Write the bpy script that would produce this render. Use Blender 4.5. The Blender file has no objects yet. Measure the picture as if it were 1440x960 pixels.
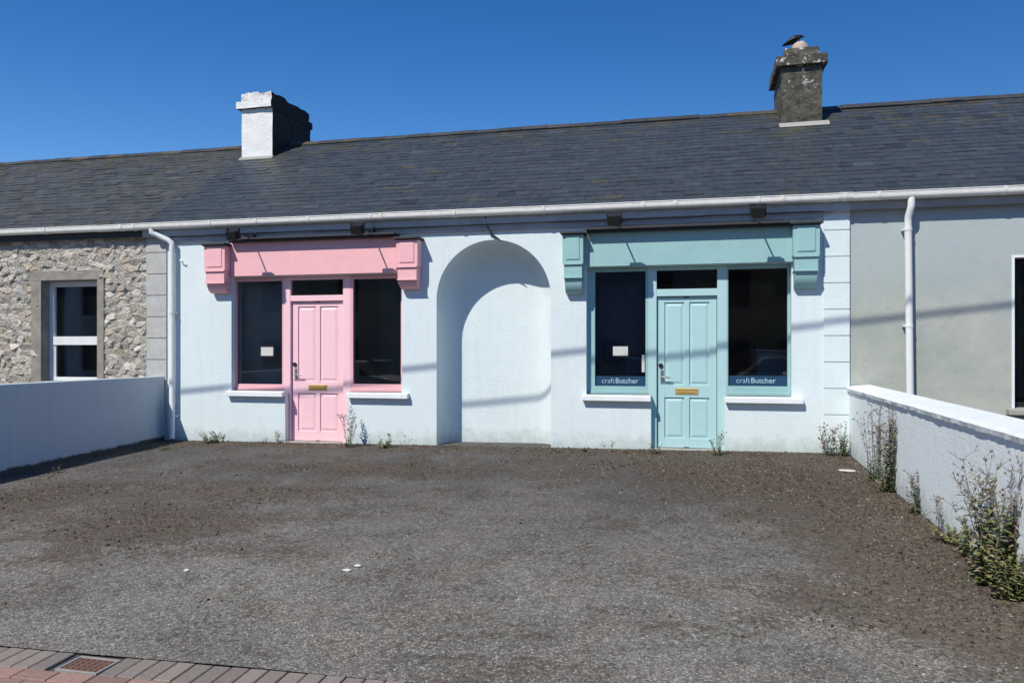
import bpy, bmesh, math, random
import numpy as np
from mathutils import Vector, Matrix
from mathutils.geometry import delaunay_2d_cdt
from math import sin, cos, pi, radians as R
random.seed(7); rng = np.random.default_rng(7)
scene = bpy.context.scene
COL = scene.collection

# ------------------------------------------------------------------ camera
F = 1080.0; TH = R(13.3); CD = 10.3; ZC = 1.33; HOR = 490.0
cam_d = bpy.data.cameras.new('camera'); cam = bpy.data.objects.new('camera', cam_d); COL.objects.link(cam)
cam.location = (0, -CD, ZC); cam.rotation_euler = (R(90), 0, TH)
cam_d.sensor_width = 36; cam_d.lens = 27.0; cam_d.shift_y = 10/1440
cam_d.clip_start = 0.05; cam_d.clip_end = 5000
scene.camera = cam
# ------------------------------------------------------------------ light
SUN = Vector((-0.52, -1.0, 1.25)).normalized()
w = bpy.data.worlds.new('World'); scene.world = w; w.use_nodes = True
nt = w.node_tree; nt.nodes.clear()
sky = nt.nodes.new('ShaderNodeTexSky'); sky.sky_type = 'NISHITA'; sky.sun_disc = False
sky.sun_elevation = math.asin(SUN.z); sky.sun_rotation = math.atan2(-SUN.x, SUN.y)
sky.altitude = 300; sky.air_density = 1.0; sky.dust_density = 0.0; sky.ozone_density = 3.0
hs = nt.nodes.new('ShaderNodeHueSaturation'); hs.inputs['Saturation'].default_value = 1.36; hs.inputs['Hue'].default_value = 0.509; hs.inputs['Value'].default_value = 1.06
bg = nt.nodes.new('ShaderNodeBackground'); bg.inputs['Strength'].default_value = 0.11
wo = nt.nodes.new('ShaderNodeOutputWorld')
nt.links.new(sky.outputs[0], hs.inputs['Color']); nt.links.new(hs.outputs[0], bg.inputs['Color'])
nt.links.new(bg.outputs[0], wo.inputs['Surface'])
sd = bpy.data.lights.new('sun', 'SUN'); so = bpy.data.objects.new('sun', sd); COL.objects.link(so)
sd.energy = 4.8; sd.angle = R(0.5); sd.color = (1.0, 0.95, 0.855)
so.location = (-10, -20, 25); so.rotation_euler = (-SUN).to_track_quat('-Z', 'Y').to_euler()
scene.view_settings.view_transform = 'Standard'; scene.view_settings.look = 'None'
scene.view_settings.exposure = 0.0; scene.view_settings.gamma = 1.0
scene.view_settings.use_curve_mapping = False

# ------------------------------------------------------------------ measuring helpers
_s, _c = sin(TH), cos(TH)
def P(px, py, Y=0.0):
    """photo pixel -> (X, Z) on the real plane Y=const parallel to the street front"""
    a = math.atan((px-720)/F)-TH; d = CD+Y; X = d*math.tan(a); dep = -X*_s+d*_c
    return X, ZC+(HOR-py)/F*dep
def PX(px, Y=0.0): return P(px, 0, Y)[0]
def gz(x, y):
    """height of the ground: falls gently towards the road and to the left"""
    x = max(-40.0, min(40.0, x))
    if y > -9.0: z = 0.004+0.0105*x+0.030*min(y, 0.0)
    elif y > -9.12: z = 0.004+0.0105*x-0.27
    else: z = 0.004+0.0105*x-0.39
    return z
def G(px, py):
    """photo pixel -> point on the ground"""
    a = math.atan((px-720)/F)-TH; X = Y = 0; h = -0.1
    for _ in range(12):
        dep = (ZC-h)*F/(py-HOR)
        d = dep/( _c-math.tan(a)*_s ); X = d*math.tan(a); Y = d-CD; h = gz(X, Y)
    return X, Y, h

# ------------------------------------------------------------------ materials
class NT:
    def __init__(s, name):
        s.m = bpy.data.materials.new(name); s.m.use_nodes = True; s.t = s.m.node_tree
        s.b = s.t.nodes['Principled BSDF']; s.out = s.t.nodes['Material Output']
    def n(s, k, **kw):
        q = s.t.nodes.new(k)
        for a, v in kw.items():
            if a.startswith('i_'):
                q.inputs[a[2:].replace('_', ' ')].default_value = v
            else: setattr(q, a, v)
        return q
    def l(s, a, b): s.t.links.new(a, b)
    def pos(s):
        if not hasattr(s, '_p'): s._p = s.n('ShaderNodeNewGeometry').outputs['Position']
        return s._p
    def mapped(s, sc=(1, 1, 1), loc=(0, 0, 0)):
        m = s.n('ShaderNodeMapping'); m.inputs['Scale'].default_value = sc; m.inputs['Location'].default_value = loc
        s.l(s.pos(), m.inputs['Vector']); return m.outputs[0]
    def noise(s, scale, detail=4, rough=0.55, vec=None):
        q = s.n('ShaderNodeTexNoise'); q.inputs['Scale'].default_value = scale
        q.inputs['Detail'].default_value = detail; q.inputs['Roughness'].default_value = rough
        s.l(vec if vec is not None else s.pos(), q.inputs['Vector']); return q.outputs['Fac']
    def vor(s, scale, feature='F1', vec=None, out='Distance'):
        q = s.n('ShaderNodeTexVoronoi', feature=feature); q.inputs['Scale'].default_value = scale
        s.l(vec if vec is not None else s.pos(), q.inputs['Vector']); return q.outputs[out]
    def ramp(s, fac, stops):
        q = s.n('ShaderNodeValToRGB'); cr = q.color_ramp
        while len(cr.elements) < len(stops): cr.elements.new(0.5)
        for e, (p, c) in zip(cr.elements, stops):
            e.position = p; e.color = (*c, 1) if isinstance(c, tuple) else (c, c, c, 1)
        s.l(fac, q.inputs[0]); return q.outputs[0]
    def mix(s, fac, a, b, mode='MIX'):
        q = s.n('ShaderNodeMix', data_type='RGBA', blend_type=mode)
        for i, v in ((0, fac), (6, a), (7, b)):
            if hasattr(v, 'is_linked') or isinstance(v, bpy.types.NodeSocket): s.l(v, q.inputs[i])
            elif i == 0: q.inputs[0].default_value = v
            else: q.inputs[i].default_value = (*v, 1)
        return q.outputs[2]
    def math(s, op, a, b=0.0):
        q = s.n('ShaderNodeMath', operation=op)
        for i, v in ((0, a), (1, b)):
            if isinstance(v, bpy.types.NodeSocket): s.l(v, q.inputs[i])
            else: q.inputs[i].default_value = v
        return q.outputs[0]
    def attr(s, name): return s.n('ShaderNodeAttribute', attribute_name=name)
    def col(s, v):
        if isinstance(v, bpy.types.NodeSocket): s.l(v, s.b.inputs['Base Color'])
        else: s.b.inputs['Base Color'].default_value = (*v, 1)
    def bump(s, h, strength=0.3, dist=0.01):
        q = s.n('ShaderNodeBump'); q.inputs['Strength'].default_value = strength; q.inputs['Distance'].default_value = dist
        s.l(h, q.inputs['Height']); s.l(q.outputs[0], s.b.inputs['Normal'])
    def rough(s, v):
        if isinstance(v, bpy.types.NodeSocket): s.l(v, s.b.inputs['Roughness'])
        else: s.b.inputs['Roughness'].default_value = v

M = {}
def paint(name, c, rough=0.45, dirt=0.12, bump=0.15, scale=6, dcol=None):
    t = NT(name); c2 = dcol or tuple(x*0.72 for x in c)
    f = t.ramp(t.noise(scale, 6, 0.65), [(0.42, 0.0), (0.72, 1.0)])
    q = t.math('MULTIPLY', f, dirt*3)
    streak = t.ramp(t.noise(3, 5, 0.6, t.mapped((9, 9, 0.8))), [(0.5, 0.0), (0.8, 1.0)])
    base = t.mix(q, c, c2); base = t.mix(t.math('MULTIPLY', streak, dirt*1.5), base, c2)
    t.col(base); t.rough(rough); t.bump(t.noise(60, 4, 0.6), bump, 0.004)
    M[name] = t.m; return t.m

def render_wall(name, c, dirtc, low=(0.30, 0.36, 0.30), lowf=0.5, lowz=(0.0, 0.22), na=0.5):
    """painted rough plaster: brush-out marks, faint coursing, grime low down, painted-in shadow on the left yard wall"""
    t = NT(name)
    big = t.ramp(t.noise(0.9, 6, 0.6), [(0.35, 0.0), (0.75, 1.0)])
    base = t.mix(t.math('MULTIPLY', big, 0.22), c, dirtc)
    st = t.ramp(t.noise(2.2, 6, 0.6, t.mapped((5, 5, 0.45))), [(0.52, 0.0), (0.8, 1.0)])
    base = t.mix(t.math('MULTIPLY', st, 0.38), base, dirtc)
    sep = t.n('ShaderNodeSeparateXYZ'); t.l(t.pos(), sep.inputs[0])
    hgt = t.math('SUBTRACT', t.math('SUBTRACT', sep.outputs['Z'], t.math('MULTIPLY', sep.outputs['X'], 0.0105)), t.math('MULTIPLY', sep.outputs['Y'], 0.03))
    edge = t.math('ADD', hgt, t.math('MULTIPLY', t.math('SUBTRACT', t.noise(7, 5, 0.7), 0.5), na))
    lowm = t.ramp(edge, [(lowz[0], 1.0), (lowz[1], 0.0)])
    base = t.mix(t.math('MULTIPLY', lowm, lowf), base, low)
    t.col(base); t.rough(0.8)
    br = t.n('ShaderNodeTexBrick'); br.inputs['Scale'].default_value = 1.0
    br.inputs['Color1'].default_value = (1, 1, 1, 1); br.inputs['Color2'].default_value = (.9, .9, .9, 1); br.inputs['Mortar'].default_value = (0, 0, 0, 1)
    br.inputs['Mortar Size'].default_value = 0.012; br.inputs['Mortar Smooth'].default_value = 1.0
    br.inputs['Brick Width'].default_value = 0.45; br.inputs['Row Height'].default_value = 0.225
    sw = t.n('ShaderNodeCombineXYZ'); t.l(sep.outputs['X'], sw.inputs[0]); t.l(sep.outputs['Z'], sw.inputs[1])
    t.l(sw.outputs[0], br.inputs['Vector'])
    h = t.math('ADD', t.math('MULTIPLY', t.noise(38, 6, 0.65), 0.8), t.math('MULTIPLY', t.noise(5, 4, 0.5), 0.9))
    h = t.math('ADD', h, t.math('MULTIPLY', br.outputs['Color'], 0.05))
    t.bump(h, 0.42, 0.014)
    M[name] = t.m; return t.m

def simple(name, c, rough=0.5, metal=0.0):
    t = NT(name)
    f = t.ramp(t.noise(14, 5, 0.6), [(0.35, 0.0), (0.75, 1.0)])
    t.col(t.mix(t.math('MULTIPLY', f, 0.35), c, tuple(x*0.6 for x in c))); t.rough(rough); t.b.inputs['Metallic'].default_value = metal
    M[name] = t.m; return t.m

render_wall('shop_wall', (0.68, 0.77, 0.79), (0.50, 0.58, 0.60))
render_wall('right_wall_paint', (0.82, 0.88, 0.90), (0.62, 0.68, 0.72))
render_wall('yard_wall_paint', (0.50, 0.57, 0.60), (0.36, 0.42, 0.45), (0.030, 0.032, 0.030), 0.95, (0.055, 0.085), 0.10)  # near-black foot band paints the shadow along the wall base into the colour
def grey_render():
    t = NT('grey_render')
    a = t.ramp(t.noise(1.0, 7, 0.68), [(0.38, (0.335, 0.375, 0.345)), (0.62, (0.45, 0.46, 0.41))])
    b = t.ramp(t.noise(3.2, 7, 0.72), [(0.55, 0.0), (0.72, 1.0)])
    a = t.mix(t.math('MULTIPLY', b, 0.50), a, (0.20, 0.21, 0.19))
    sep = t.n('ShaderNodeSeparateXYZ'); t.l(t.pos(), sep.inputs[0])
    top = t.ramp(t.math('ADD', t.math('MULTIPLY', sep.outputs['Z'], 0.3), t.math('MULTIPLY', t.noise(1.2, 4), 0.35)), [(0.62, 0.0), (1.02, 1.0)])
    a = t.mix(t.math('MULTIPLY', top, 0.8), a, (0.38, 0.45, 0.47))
    t.col(a); t.rough(0.92)
    t.bump(t.math('ADD', t.noise(90, 5, 0.7), t.math('MULTIPLY', t.noise(6, 5, 0.6), 1.2)), 0.35, 0.012)
    M['grey_render'] = t.m
grey_render()
paint('pink', (0.87, 0.475, 0.505), 0.5, 0.08)
paint('pink_door', (0.93, 0.60, 0.655), 0.45, 0.06)
paint('teal_door', (0.42, 0.635, 0.65), 0.45, 0.06)
paint('teal', (0.30, 0.51, 0.515), 0.5, 0.10)
paint('white_gloss', (0.78, 0.80, 0.80), 0.35, 0.12)
paint('gutter_white', (0.78, 0.78, 0.74), 0.4, 0.12, 0.1, 9, (0.40, 0.39, 0.33))
paint('fascia', (0.40, 0.44, 0.47), 0.6, 0.3)
paint('fascia_grey', (0.36, 0.35, 0.34), 0.6, 0.3)
paint('sill_white', (0.80, 0.84, 0.86), 0.6, 0.12)
simple('black_metal', (0.012, 0.012, 0.013), 0.45)
simple('lead', (0.03, 0.03, 0.033), 0.6)
simple('cement', (0.36, 0.35, 0.32), 0.9)
simple('brass', (0.62, 0.43, 0.14), 0.42, 0.35)
simple('handle_metal', (0.5, 0.5, 0.5), 0.3, 0.8)
simple('room', (0.045, 0.045, 0.048), 0.9)
simple('navy', (0.001, 0.034, 0.075), 0.7)
simple('blind', (0.24, 0.28, 0.29), 0.9)
simple('curtain', (0.10, 0.11, 0.13), 0.9)
simple('counter', (0.15, 0.26, 0.29), 0.5)
simple('pale_top', (0.45, 0.44, 0.42), 0.5)
simple('paper', (0.62, 0.62, 0.59), 0.8)
simple('decal_blue', (0.008, 0.05, 0.115), 0.5)
simple('decal_white', (0.34, 0.50, 0.60), 0.6)
simple('cable', (0.015, 0.015, 0.015), 0.7)
simple('iron_red', (0.16, 0.085, 0.062), 0.85)
simple('pot_clay', (0.52, 0.40, 0.31), 0.85)
simple('bird_black', (0.008, 0.008, 0.010), 0.5)
simple('pole_wood', (0.10, 0.075, 0.055), 0.9)
simple('plain_grey', (0.30, 0.29, 0.27), 0.9)
simple('wood_dark', (0.10, 0.09, 0.08), 0.8)

def glass(name, tint=(0.86, 0.88, 0.88)):
    t = NT(name); t.t.nodes.remove(t.b)
    tr = t.n('ShaderNodeBsdfTransparent'); tr.inputs[0].default_value = (*tint, 1)
    gl = t.n('ShaderNodeBsdfGlossy'); gl.inputs['Roughness'].default_value = 0.02; gl.inputs[0].default_value = (1, 1, 1, 1)
    df = t.n('ShaderNodeBsdfDiffuse'); df.inputs[0].default_value = (0.5, 0.52, 0.52, 1)
    fr = t.n('ShaderNodeFresnel'); fr.inputs[0].default_value = 1.45
    m1 = t.n('ShaderNodeMixShader'); m2 = t.n('ShaderNodeMixShader')
    t.l(fr.outputs[0], m1.inputs[0]); t.l(tr.outputs[0], m1.inputs[1]); t.l(gl.outputs[0], m1.inputs[2])
    f = t.math('MULTIPLY', t.ramp(t.noise(3, 5, 0.6), [(0.3, 0.2), (0.8, 1.0)]), 0.010)
    t.l(f, m2.inputs[0]); t.l(m1.outputs[0], m2.inputs[1]); t.l(df.outputs[0], m2.inputs[2])
    t.l(m2.outputs[0], t.out.inputs['Surface'])
    t.bump if False else None
    M[name] = t.m
glass('glass', (0.88, 0.90, 0.90)); glass('glass_blue', (0.80, 0.86, 0.92))

def slate():
    t = NT('slate'); a = t.attr('Col').outputs['Color']
    n = t.ramp(t.noise(9, 6, 0.65), [(0.3, 0.72), (0.75, 1.25)])
    c = t.mix(1.0, a, n, 'MULTIPLY')
    li = t.ramp(t.noise(34, 3, 0.5), [(0.72, 0.0), (0.76, 1.0)])
    c = t.mix(t.math('MULTIPLY', li, 0.35), c, (0.22, 0.22, 0.19))
    t.col(c); t.rough(t.ramp(t.noise(5, 4), [(0.3, 0.42), (0.7, 0.62)]))
    t.b.inputs['Specular IOR Level'].default_value = 0.42
    t.bump(t.noise(26, 6, 0.6, t.mapped((1, 1.6, 1))), 0.35, 0.008); M['slate'] = t.m
slate()
def vcol(name, rough=0.8, bs=40, bd=0.006, bst=0.4, trans=0.0):
    t = NT(name); a = t.attr('Col').outputs['Color']
    n = t.ramp(t.noise(bs*0.4, 6, 0.7), [(0.3, 0.75), (0.75, 1.2)])
    t.col(t.mix(1.0, a, n, 'MULTIPLY')); t.rough(rough)
    t.bump(t.noise(bs, 6, 0.65), bst, bd); M[name] = t.m
vcol('rubble', 0.92, 38, 0.014, 0.7); vcol('plant', 0.6); vcol('pavers', 0.9, 120, 0.003, 0.5); vcol('litter', 0.9)
M['plant'].node_tree.nodes['Principled BSDF'].inputs['Transmission Weight'].default_value = 0.0

def chimney_mat(name, c1, c2, spots=None, sc=8, bs=0.8):
    t = NT(name); f = t.ramp(t.noise(sc, 7, 0.7), [(0.35, 0.0), (0.68, 1.0)])
    c = t.mix(f, c1, c2)
    if spots:
        v = t.noise(13, 5, 0.62); sep = t.n('ShaderNodeSeparateXYZ'); t.l(t.pos(), sep.inputs[0])
        zz = t.ramp(t.math('SUBTRACT', sep.outputs['Z'], 5.2), [(0.10, 0.0), (0.45, 1.0)])
        m = t.math('MULTIPLY', t.ramp(v, [(0.605, 0.0), (0.63, 1.0)]), zz)
        c = t.mix(m, c, spots)
    t.col(c); t.rough(0.92)
    t.bump(t.math('ADD', t.noise(sc*4, 6, 0.7), t.noise(sc, 4, 0.6)), bs, 0.025); M[name] = t.m
chimney_mat('chimney_dark', (0.025, 0.025, 0.022), (0.15, 0.135, 0.11), (0.62, 0.60, 0.55))
chimney_mat('chimney_white', (0.80, 0.81, 0.80), (0.72, 0.72, 0.69), sc=5, bs=0.4)
chimney_mat('chimney_black', (0.012, 0.012, 0.012), (0.03, 0.03, 0.028))
def flaky():
    t = NT('flaky_brick'); f = t.ramp(t.noise(17, 5, 0.7), [(0.56, 0.0), (0.62, 1.0)])
    t.col(t.mix(f, (0.80, 0.79, 0.77), (0.55, 0.38, 0.31))); t.rough(0.9)
    t.bump(t.noise(20, 6, 0.7), 0.9, 0.03); M['flaky_brick'] = t.m
flaky()
def stucco_surround():
    t = NT('surround'); f = t.ramp(t.noise(7, 6, 0.7), [(0.3, (0.34, 0.32, 0.28)), (0.7, (0.19, 0.18, 0.155))])
    t.col(f); t.rough(0.95); t.bump(t.noise(50, 6, 0.7), 0.6, 0.01); M['surround'] = t.m
stucco_surround()
def quoin():
    t = NT('quoin_grey'); f = t.ramp(t.noise(6, 6, 0.7), [(0.3, (0.50, 0.51, 0.50)), (0.7, (0.38, 0.38, 0.36))])
    t.col(f); t.rough(0.9); t.bump(t.noise(60, 6, 0.7), 0.5, 0.006); M['quoin_grey'] = t.m
quoin()

def tarmac():
    t = NT('tarmac')
    cell = t.vor(105, out='Color'); sepc = t.n('ShaderNodeSeparateColor'); t.l(cell, sepc.inputs[0])
    agg = t.ramp(sepc.outputs[0], [(0.0, (0.078, 0.076, 0.073)), (0.55, (0.119, 0.116, 0.109)), (0.86, (0.184, 0.179, 0.165)), (0.975, (0.23, 0.222, 0.208)), (1.0, (0.33, 0.32, 0.30))])
    cell2 = t.vor(38, out='Color'); s2 = t.n('ShaderNodeSeparateColor'); t.l(cell2, s2.inputs[0])
    c = t.mix(1.0, agg, t.ramp(s2.outputs[1], [(0.0, 0.82), (1.0, 1.2)]), 'MULTIPLY')
    big = t.ramp(t.noise(0.75, 7, 0.62), [(0.32, 0.76), (0.5, 0.93), (0.70, 1.12)])
    c = t.mix(1.0, c, big, 'MULTIPLY')
    sp = t.n('ShaderNodeSeparateXYZ'); t.l(t.pos(), sp.inputs[0])
    wear = t.ramp(t.math('ADD', t.math('MULTIPLY', sp.outputs['Y'], -0.13), t.math('MULTIPLY', t.noise(0.5, 5, 0.6), 0.5)), [(0.50, (0.82, 0.825, 0.82)), (1.05, (1.46, 1.44, 1.36))])
    c = t.mix(1.0, c, wear, 'MULTIPLY')
    warm = t.ramp(t.noise(1.6, 5, 0.6, t.mapped((1, 1, 1), (5, 3, 0))), [(0.4, (1, 1, 1)), (0.75, (1.09, 0.995, 0.965))])
    c = t.mix(1.0, c, warm, 'MULTIPLY')
    st = t.ramp(t.noise(1.1, 6, 0.7, t.mapped((1, 1.4, 1), (11, 2, 0))), [(0.60, 0.0), (0.70, 1.0)])
    c = t.mix(t.math('MULTIPLY', st, 0.30), c, (0.045, 0.043, 0.040))
    pl = t.ramp(t.noise(3.3, 6, 0.7, t.mapped((1, 2, 1), (1, 22, 0))), [(0.63, 0.0), (0.70, 1.0)])
    c = t.mix(t.math('MULTIPLY', pl, 0.14), c, (0.26, 0.25, 0.235))
    # moss, soil and rotted leaves lying on the tarmac
    ma = t.attr('moss').outputs['Fac']
    nz = t.math('ADD', t.math('ADD', t.math('MULTIPLY', t.noise(2.2, 8, 0.78), 1.5), -0.28), t.math('MULTIPLY', t.noise(21, 6, 0.8), 0.75))
    speck = t.math('MULTIPLY', t.math('SUBTRACT', t.noise(30, 6, 0.85), 0.5), 1.7)
    mk = t.ramp(t.math('ADD', t.math('ADD', ma, nz), speck), [(0.99, 0.0), (1.42, 1.0)])
    brown = t.ramp(t.noise(24, 6, 0.85), [(0.38, (0.018, 0.013, 0.010)), (0.50, (0.085, 0.058, 0.040)), (0.62, (0.19, 0.145, 0.105)), (0.76, (0.34, 0.28, 0.21))])
    green = t.ramp(t.noise(3.1, 5, 0.6, t.mapped((1, 1, 1), (3, 9, 0))), [(0.52, 0.0), (0.68, 0.55)])
    brown = t.mix(green, brown, (0.075, 0.082, 0.030))
    c = t.mix(t.math('MULTIPLY', mk, 0.68), c, brown)
    t.col(c); t.rough(0.93); t.b.inputs['Specular IOR Level'].default_value = 0.25
    h = t.math('ADD', t.math('MULTIPLY', t.vor(105), -0.8), t.math('MULTIPLY', t.noise(55, 6, 0.75), 1.0))
    h = t.math('ADD', h, t.math('MULTIPLY', t.math('MULTIPLY', mk, t.noise(40, 6, 0.75)), 2.2))
    t.bump(h, 0.62, 0.010); M['tarmac'] = t.m
tarmac()
def flatground():
    t = NT('ground'); t.col(t.ramp(t.noise(1.5, 6), [(0.3, (0.05, 0.05, 0.05)), (0.7, (0.085, 0.085, 0.08))])); t.rough(0.95); M['ground'] = t.m
flatground()

# ------------------------------------------------------------------ mesh builder
ROOTLOC = {}
class MB:
    def __init__(s): s.v = []; s.f = []; s.c = []; s.mi = []
    def add(s, vs, fs, col=(1, 1, 1), mi=0):
        o = len(s.v); s.v += [tuple(map(float, p)) for p in vs]
        for f in fs: s.f.append(tuple(o+i for i in f)); s.c.append(col); s.mi.append(mi)
    def box(s, a, b, col=(1, 1, 1), mi=0):
        x0, y0, z0 = (min(a[i], b[i]) for i in range(3)); x1, y1, z1 = (max(a[i], b[i]) for i in range(3))
        s.add([(x0,y0,z0),(x1,y0,z0),(x1,y1,z0),(x0,y1,z0),(x0,y0,z1),(x1,y0,z1),(x1,y1,z1),(x0,y1,z1)],
              [(0,3,2,1),(4,5,6,7),(0,1,5,4),(1,2,6,5),(2,3,7,6),(3,0,4,7)], col, mi)
    def hexa(s, vs, col=(1, 1, 1), mi=0):
        s.add(vs, [(0,3,2,1),(4,5,6,7),(0,1,5,4),(1,2,6,5),(2,3,7,6),(3,0,4,7)], col, mi)
    def tube(s, pts, rad, n=10, col=(1, 1, 1), caps=True, flat=1.0, mi=0):
        pts = [Vector(p) for p in pts]; rs = rad if isinstance(rad, (list, tuple)) else [rad]*len(pts)
        prev = None; rings = []
        for i, p in enumerate(pts):
            t = (pts[min(i+1, len(pts)-1)]-pts[max(i-1, 0)]).normalized()
            if prev is None:
                u = t.orthogonal().normalized() if abs(t.z) > .9 or abs(t.z) < 1e-6 and False else t.cross(Vector((0, 0, 1)))
                if u.length < 1e-4: u = t.orthogonal()
                u.normalize()
            else: u = (prev-t*prev.dot(t)).normalized()
            prev = u; v = t.cross(u)
            rings.append([p+(u*cos(2*pi*k/n)+v*sin(2*pi*k/n)*flat)*rs[i] for k in range(n)])
        vs = [q for r in rings for q in r]; fs = []
        for i in range(len(pts)-1):
            for k in range(n):
                k2 = (k+1) % n; fs.append((i*n+k, i*n+k2, (i+1)*n+k2, (i+1)*n+k))
        s.add(vs, fs, col, mi)
        if caps: s.add(rings[0], [tuple(range(n))[::-1]], col, mi); s.add(rings[-1], [tuple(range(n))], col, mi)
    def prismX(s, prof, x0, x1, col=(1, 1, 1), mi=0):
        """profile of (y,z) points extruded along X"""
        n = len(prof); vs = [(x0, y, z) for y, z in prof]+[(x1, y, z) for y, z in prof]
        fs = [(i, (i+1) % n, n+(i+1) % n, n+i) for i in range(n)]+[tuple(range(n))[::-1], tuple(range(n, 2*n))]
        s.add(vs, fs, col, mi)
    def build(s, name, mat, parent=None, smooth=False, bevel=0.0, sub=0, label=None, segs=2):
        me = bpy.data.meshes.new(name)
        off = Vector((0, 0, 0))
        if parent is not None: off = ROOTLOC.get(parent, Vector((0, 0, 0)))
        me.from_pydata([tuple(Vector(p)-off) for p in s.v], [], s.f)
        mats = mat if isinstance(mat, (list, tuple)) else [mat]
        for m in mats: me.materials.append(M[m])
        if len(mats) > 1: me.polygons.foreach_set('material_index', s.mi)
        at = me.color_attributes.new('Col', 'FLOAT_COLOR', 'CORNER')
        arr = []
        for p, c in zip(me.polygons, s.c): arr += [c[0], c[1], c[2], 1.0]*p.loop_total
        at.data.foreach_set('color', arr)
        bm = bmesh.new(); bm.from_mesh(me); bmesh.ops.recalc_face_normals(bm, faces=bm.faces); bm.to_mesh(me); bm.free()
        if smooth: me.polygons.foreach_set('use_smooth', [True]*len(me.polygons))
        o = bpy.data.objects.new(name, me); COL.objects.link(o)
        if parent is not None: o.parent = parent; ROOTLOC[o] = off
        if bevel:
            b = o.modifiers.new('bevel', 'BEVEL'); b.width = bevel; b.segments = segs; b.limit_method = 'ANGLE'; b.angle_limit = R(40)
        if sub:
            q = o.modifiers.new('sub', 'SUBSURF'); q.levels = q.render_levels = sub
        if label: o['label'] = label
        return o
def thing(name, label, cat, loc, group=None):
    o = bpy.data.objects.new(name, None); COL.objects.link(o); o.location = loc; o.empty_display_size = 0.2
    ROOTLOC[o] = Vector(loc); o['label'] = label; o['category'] = cat
    if group: o['group'] = group
    return o
def tag(o, label, cat, group=None):
    o['label'] = label; o['category'] = cat
    if group: o['group'] = group
    return o
def kind(o, k='structure', label=None, cat=None):
    o['kind'] = k
    if label: o['label'] = label
    if cat: o['category'] = cat
    return o

def wall_sheet(mb, outer, holes, y0, y1, mi=0, opened=()):
    """a wall in the XZ plane from y0 (front) to y1 (back), with real openings"""
    pts = []; edges = []
    def loop(l):
        o = len(pts); pts.extend(Vector(p) for p in l); edges.extend((o+i, o+(i+1) % len(l)) for i in range(len(l)))
    allh = list(holes)+list(opened)
    loop(outer)
    for h in allh: loop(h)
    vs, _, fs, *_ = delaunay_2d_cdt(pts, edges, [], 1, 1e-6)
    def inside(p, poly):
        r = False
        for i in range(len(poly)):
            a, b = poly[i], poly[i-1]
            if (a[1] > p[1]) != (b[1] > p[1]) and p[0] < (b[0]-a[0])*(p[1]-a[1])/(b[1]-a[1])+a[0]: r = not r
        return r
    keep = []
    for f in fs:
        c = sum((vs[i] for i in f), Vector((0, 0)))/len(f)
        if inside(c, outer) and not any(inside(c, h) for h in allh): keep.append(f)
    mb.add([(v.x, y0, v.y) for v in vs], keep, mi=mi)
    mb.add([(v.x, y1, v.y) for v in vs], [tuple(reversed(f)) for f in keep], mi=mi)
    for h in [outer]+list(holes):
        n = len(h)
        mb.add([(x, y0, z) for x, z in h]+[(x, y1, z) for x, z in h], [(i, (i+1) % n, n+(i+1) % n, n+i) for i in range(n)], mi=mi)

# ------------------------------------------------------------------ ground
def moss_amount(x, y):
    m = 0.0
    m += 0.42*math.exp(-(-y/0.55)**2) if y < 0 else 0
    def blob(px, py, rx, ry, a):
        bx, by, _ = G(px, py); return a*math.exp(-((x-bx)/rx)**2-((y-by)/ry)**2)
    m += blob(200, 740, 1.1, 0.8, 0.40); m += blob(330, 690, 1.4, 0.55, 0.30); m += blob(620, 660, 2.0, 0.5, 0.22)
    m += blob(1180, 690, 1.2, 1.0, 0.62); m += blob(1060, 665, 1.3, 0.8, 0.42); m += blob(1300, 760, 0.8, 1.2, 0.52)
    m += blob(1390, 860, 0.55, 0.8, 0.46); m += blob(880, 650, 1.5, 0.4, 0.20); m += blob(30, 700, 0.5, 0.7, 0.45)
    m += blob(1200, 850, 0.5, 0.4, 0.12); m += blob(420, 655, 1.5, 0.35, 0.16)
    m += 0.38*math.exp(-((x-1.85)/0.28)**2)+0.34*math.exp(-((x+7.85)/0.3)**2)
    return min(m, 0.75)
def grid_mesh(name, xs, ys, zf, mat, attr=False, lo=False):
    """lo: the near edge follows the slightly slanting edge of the paved path"""
    def yy(x, y):
        if not lo: return y
        a, b = ys[0], ys[-1]; return ky(x)+(y-a)/(b-a)*(b-ky(x))
    me = bpy.data.meshes.new(name); nx, ny = len(xs), len(ys)
    me.from_pydata([(x, yy(x, y), zf(x, yy(x, y))) for y in ys for x in xs], [], [(j*nx+i, j*nx+i+1, (j+1)*nx+i+1, (j+1)*nx+i) for j in range(ny-1) for i in range(nx-1)])
    me.materials.append(M[mat]); me.polygons.foreach_set('use_smooth', [True]*len(me.polygons))
    if attr:
        a = me.attributes.new('moss', 'FLOAT', 'POINT'); a.data.foreach_set('value', [moss_amount(x, yy(x, y)) for y in ys for x in xs])
    o = bpy.data.objects.new(name, me); COL.objects.link(o)
    return o
def lin(a, b, n): return [a+(b-a)*i/(n-1) for i in range(n)]
from mathutils import noise as mn
def yard_z(x, y):
    return gz(x, y)+0.010*mn.noise(Vector((x*0.9, y*0.9, 0)))*min(1, -y/0.6 if y < 0 else 0)
_a, _b = G(0, 908), G(540, 955)
KS = (_b[1]-_a[1])/(_b[0]-_a[0]); KY0 = _a[1]-KS*_a[0]
def ky(x): return KY0+KS*max(-20, min(14, x))      # line where the tarmac meets the paved path
KY = -6.80
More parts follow.
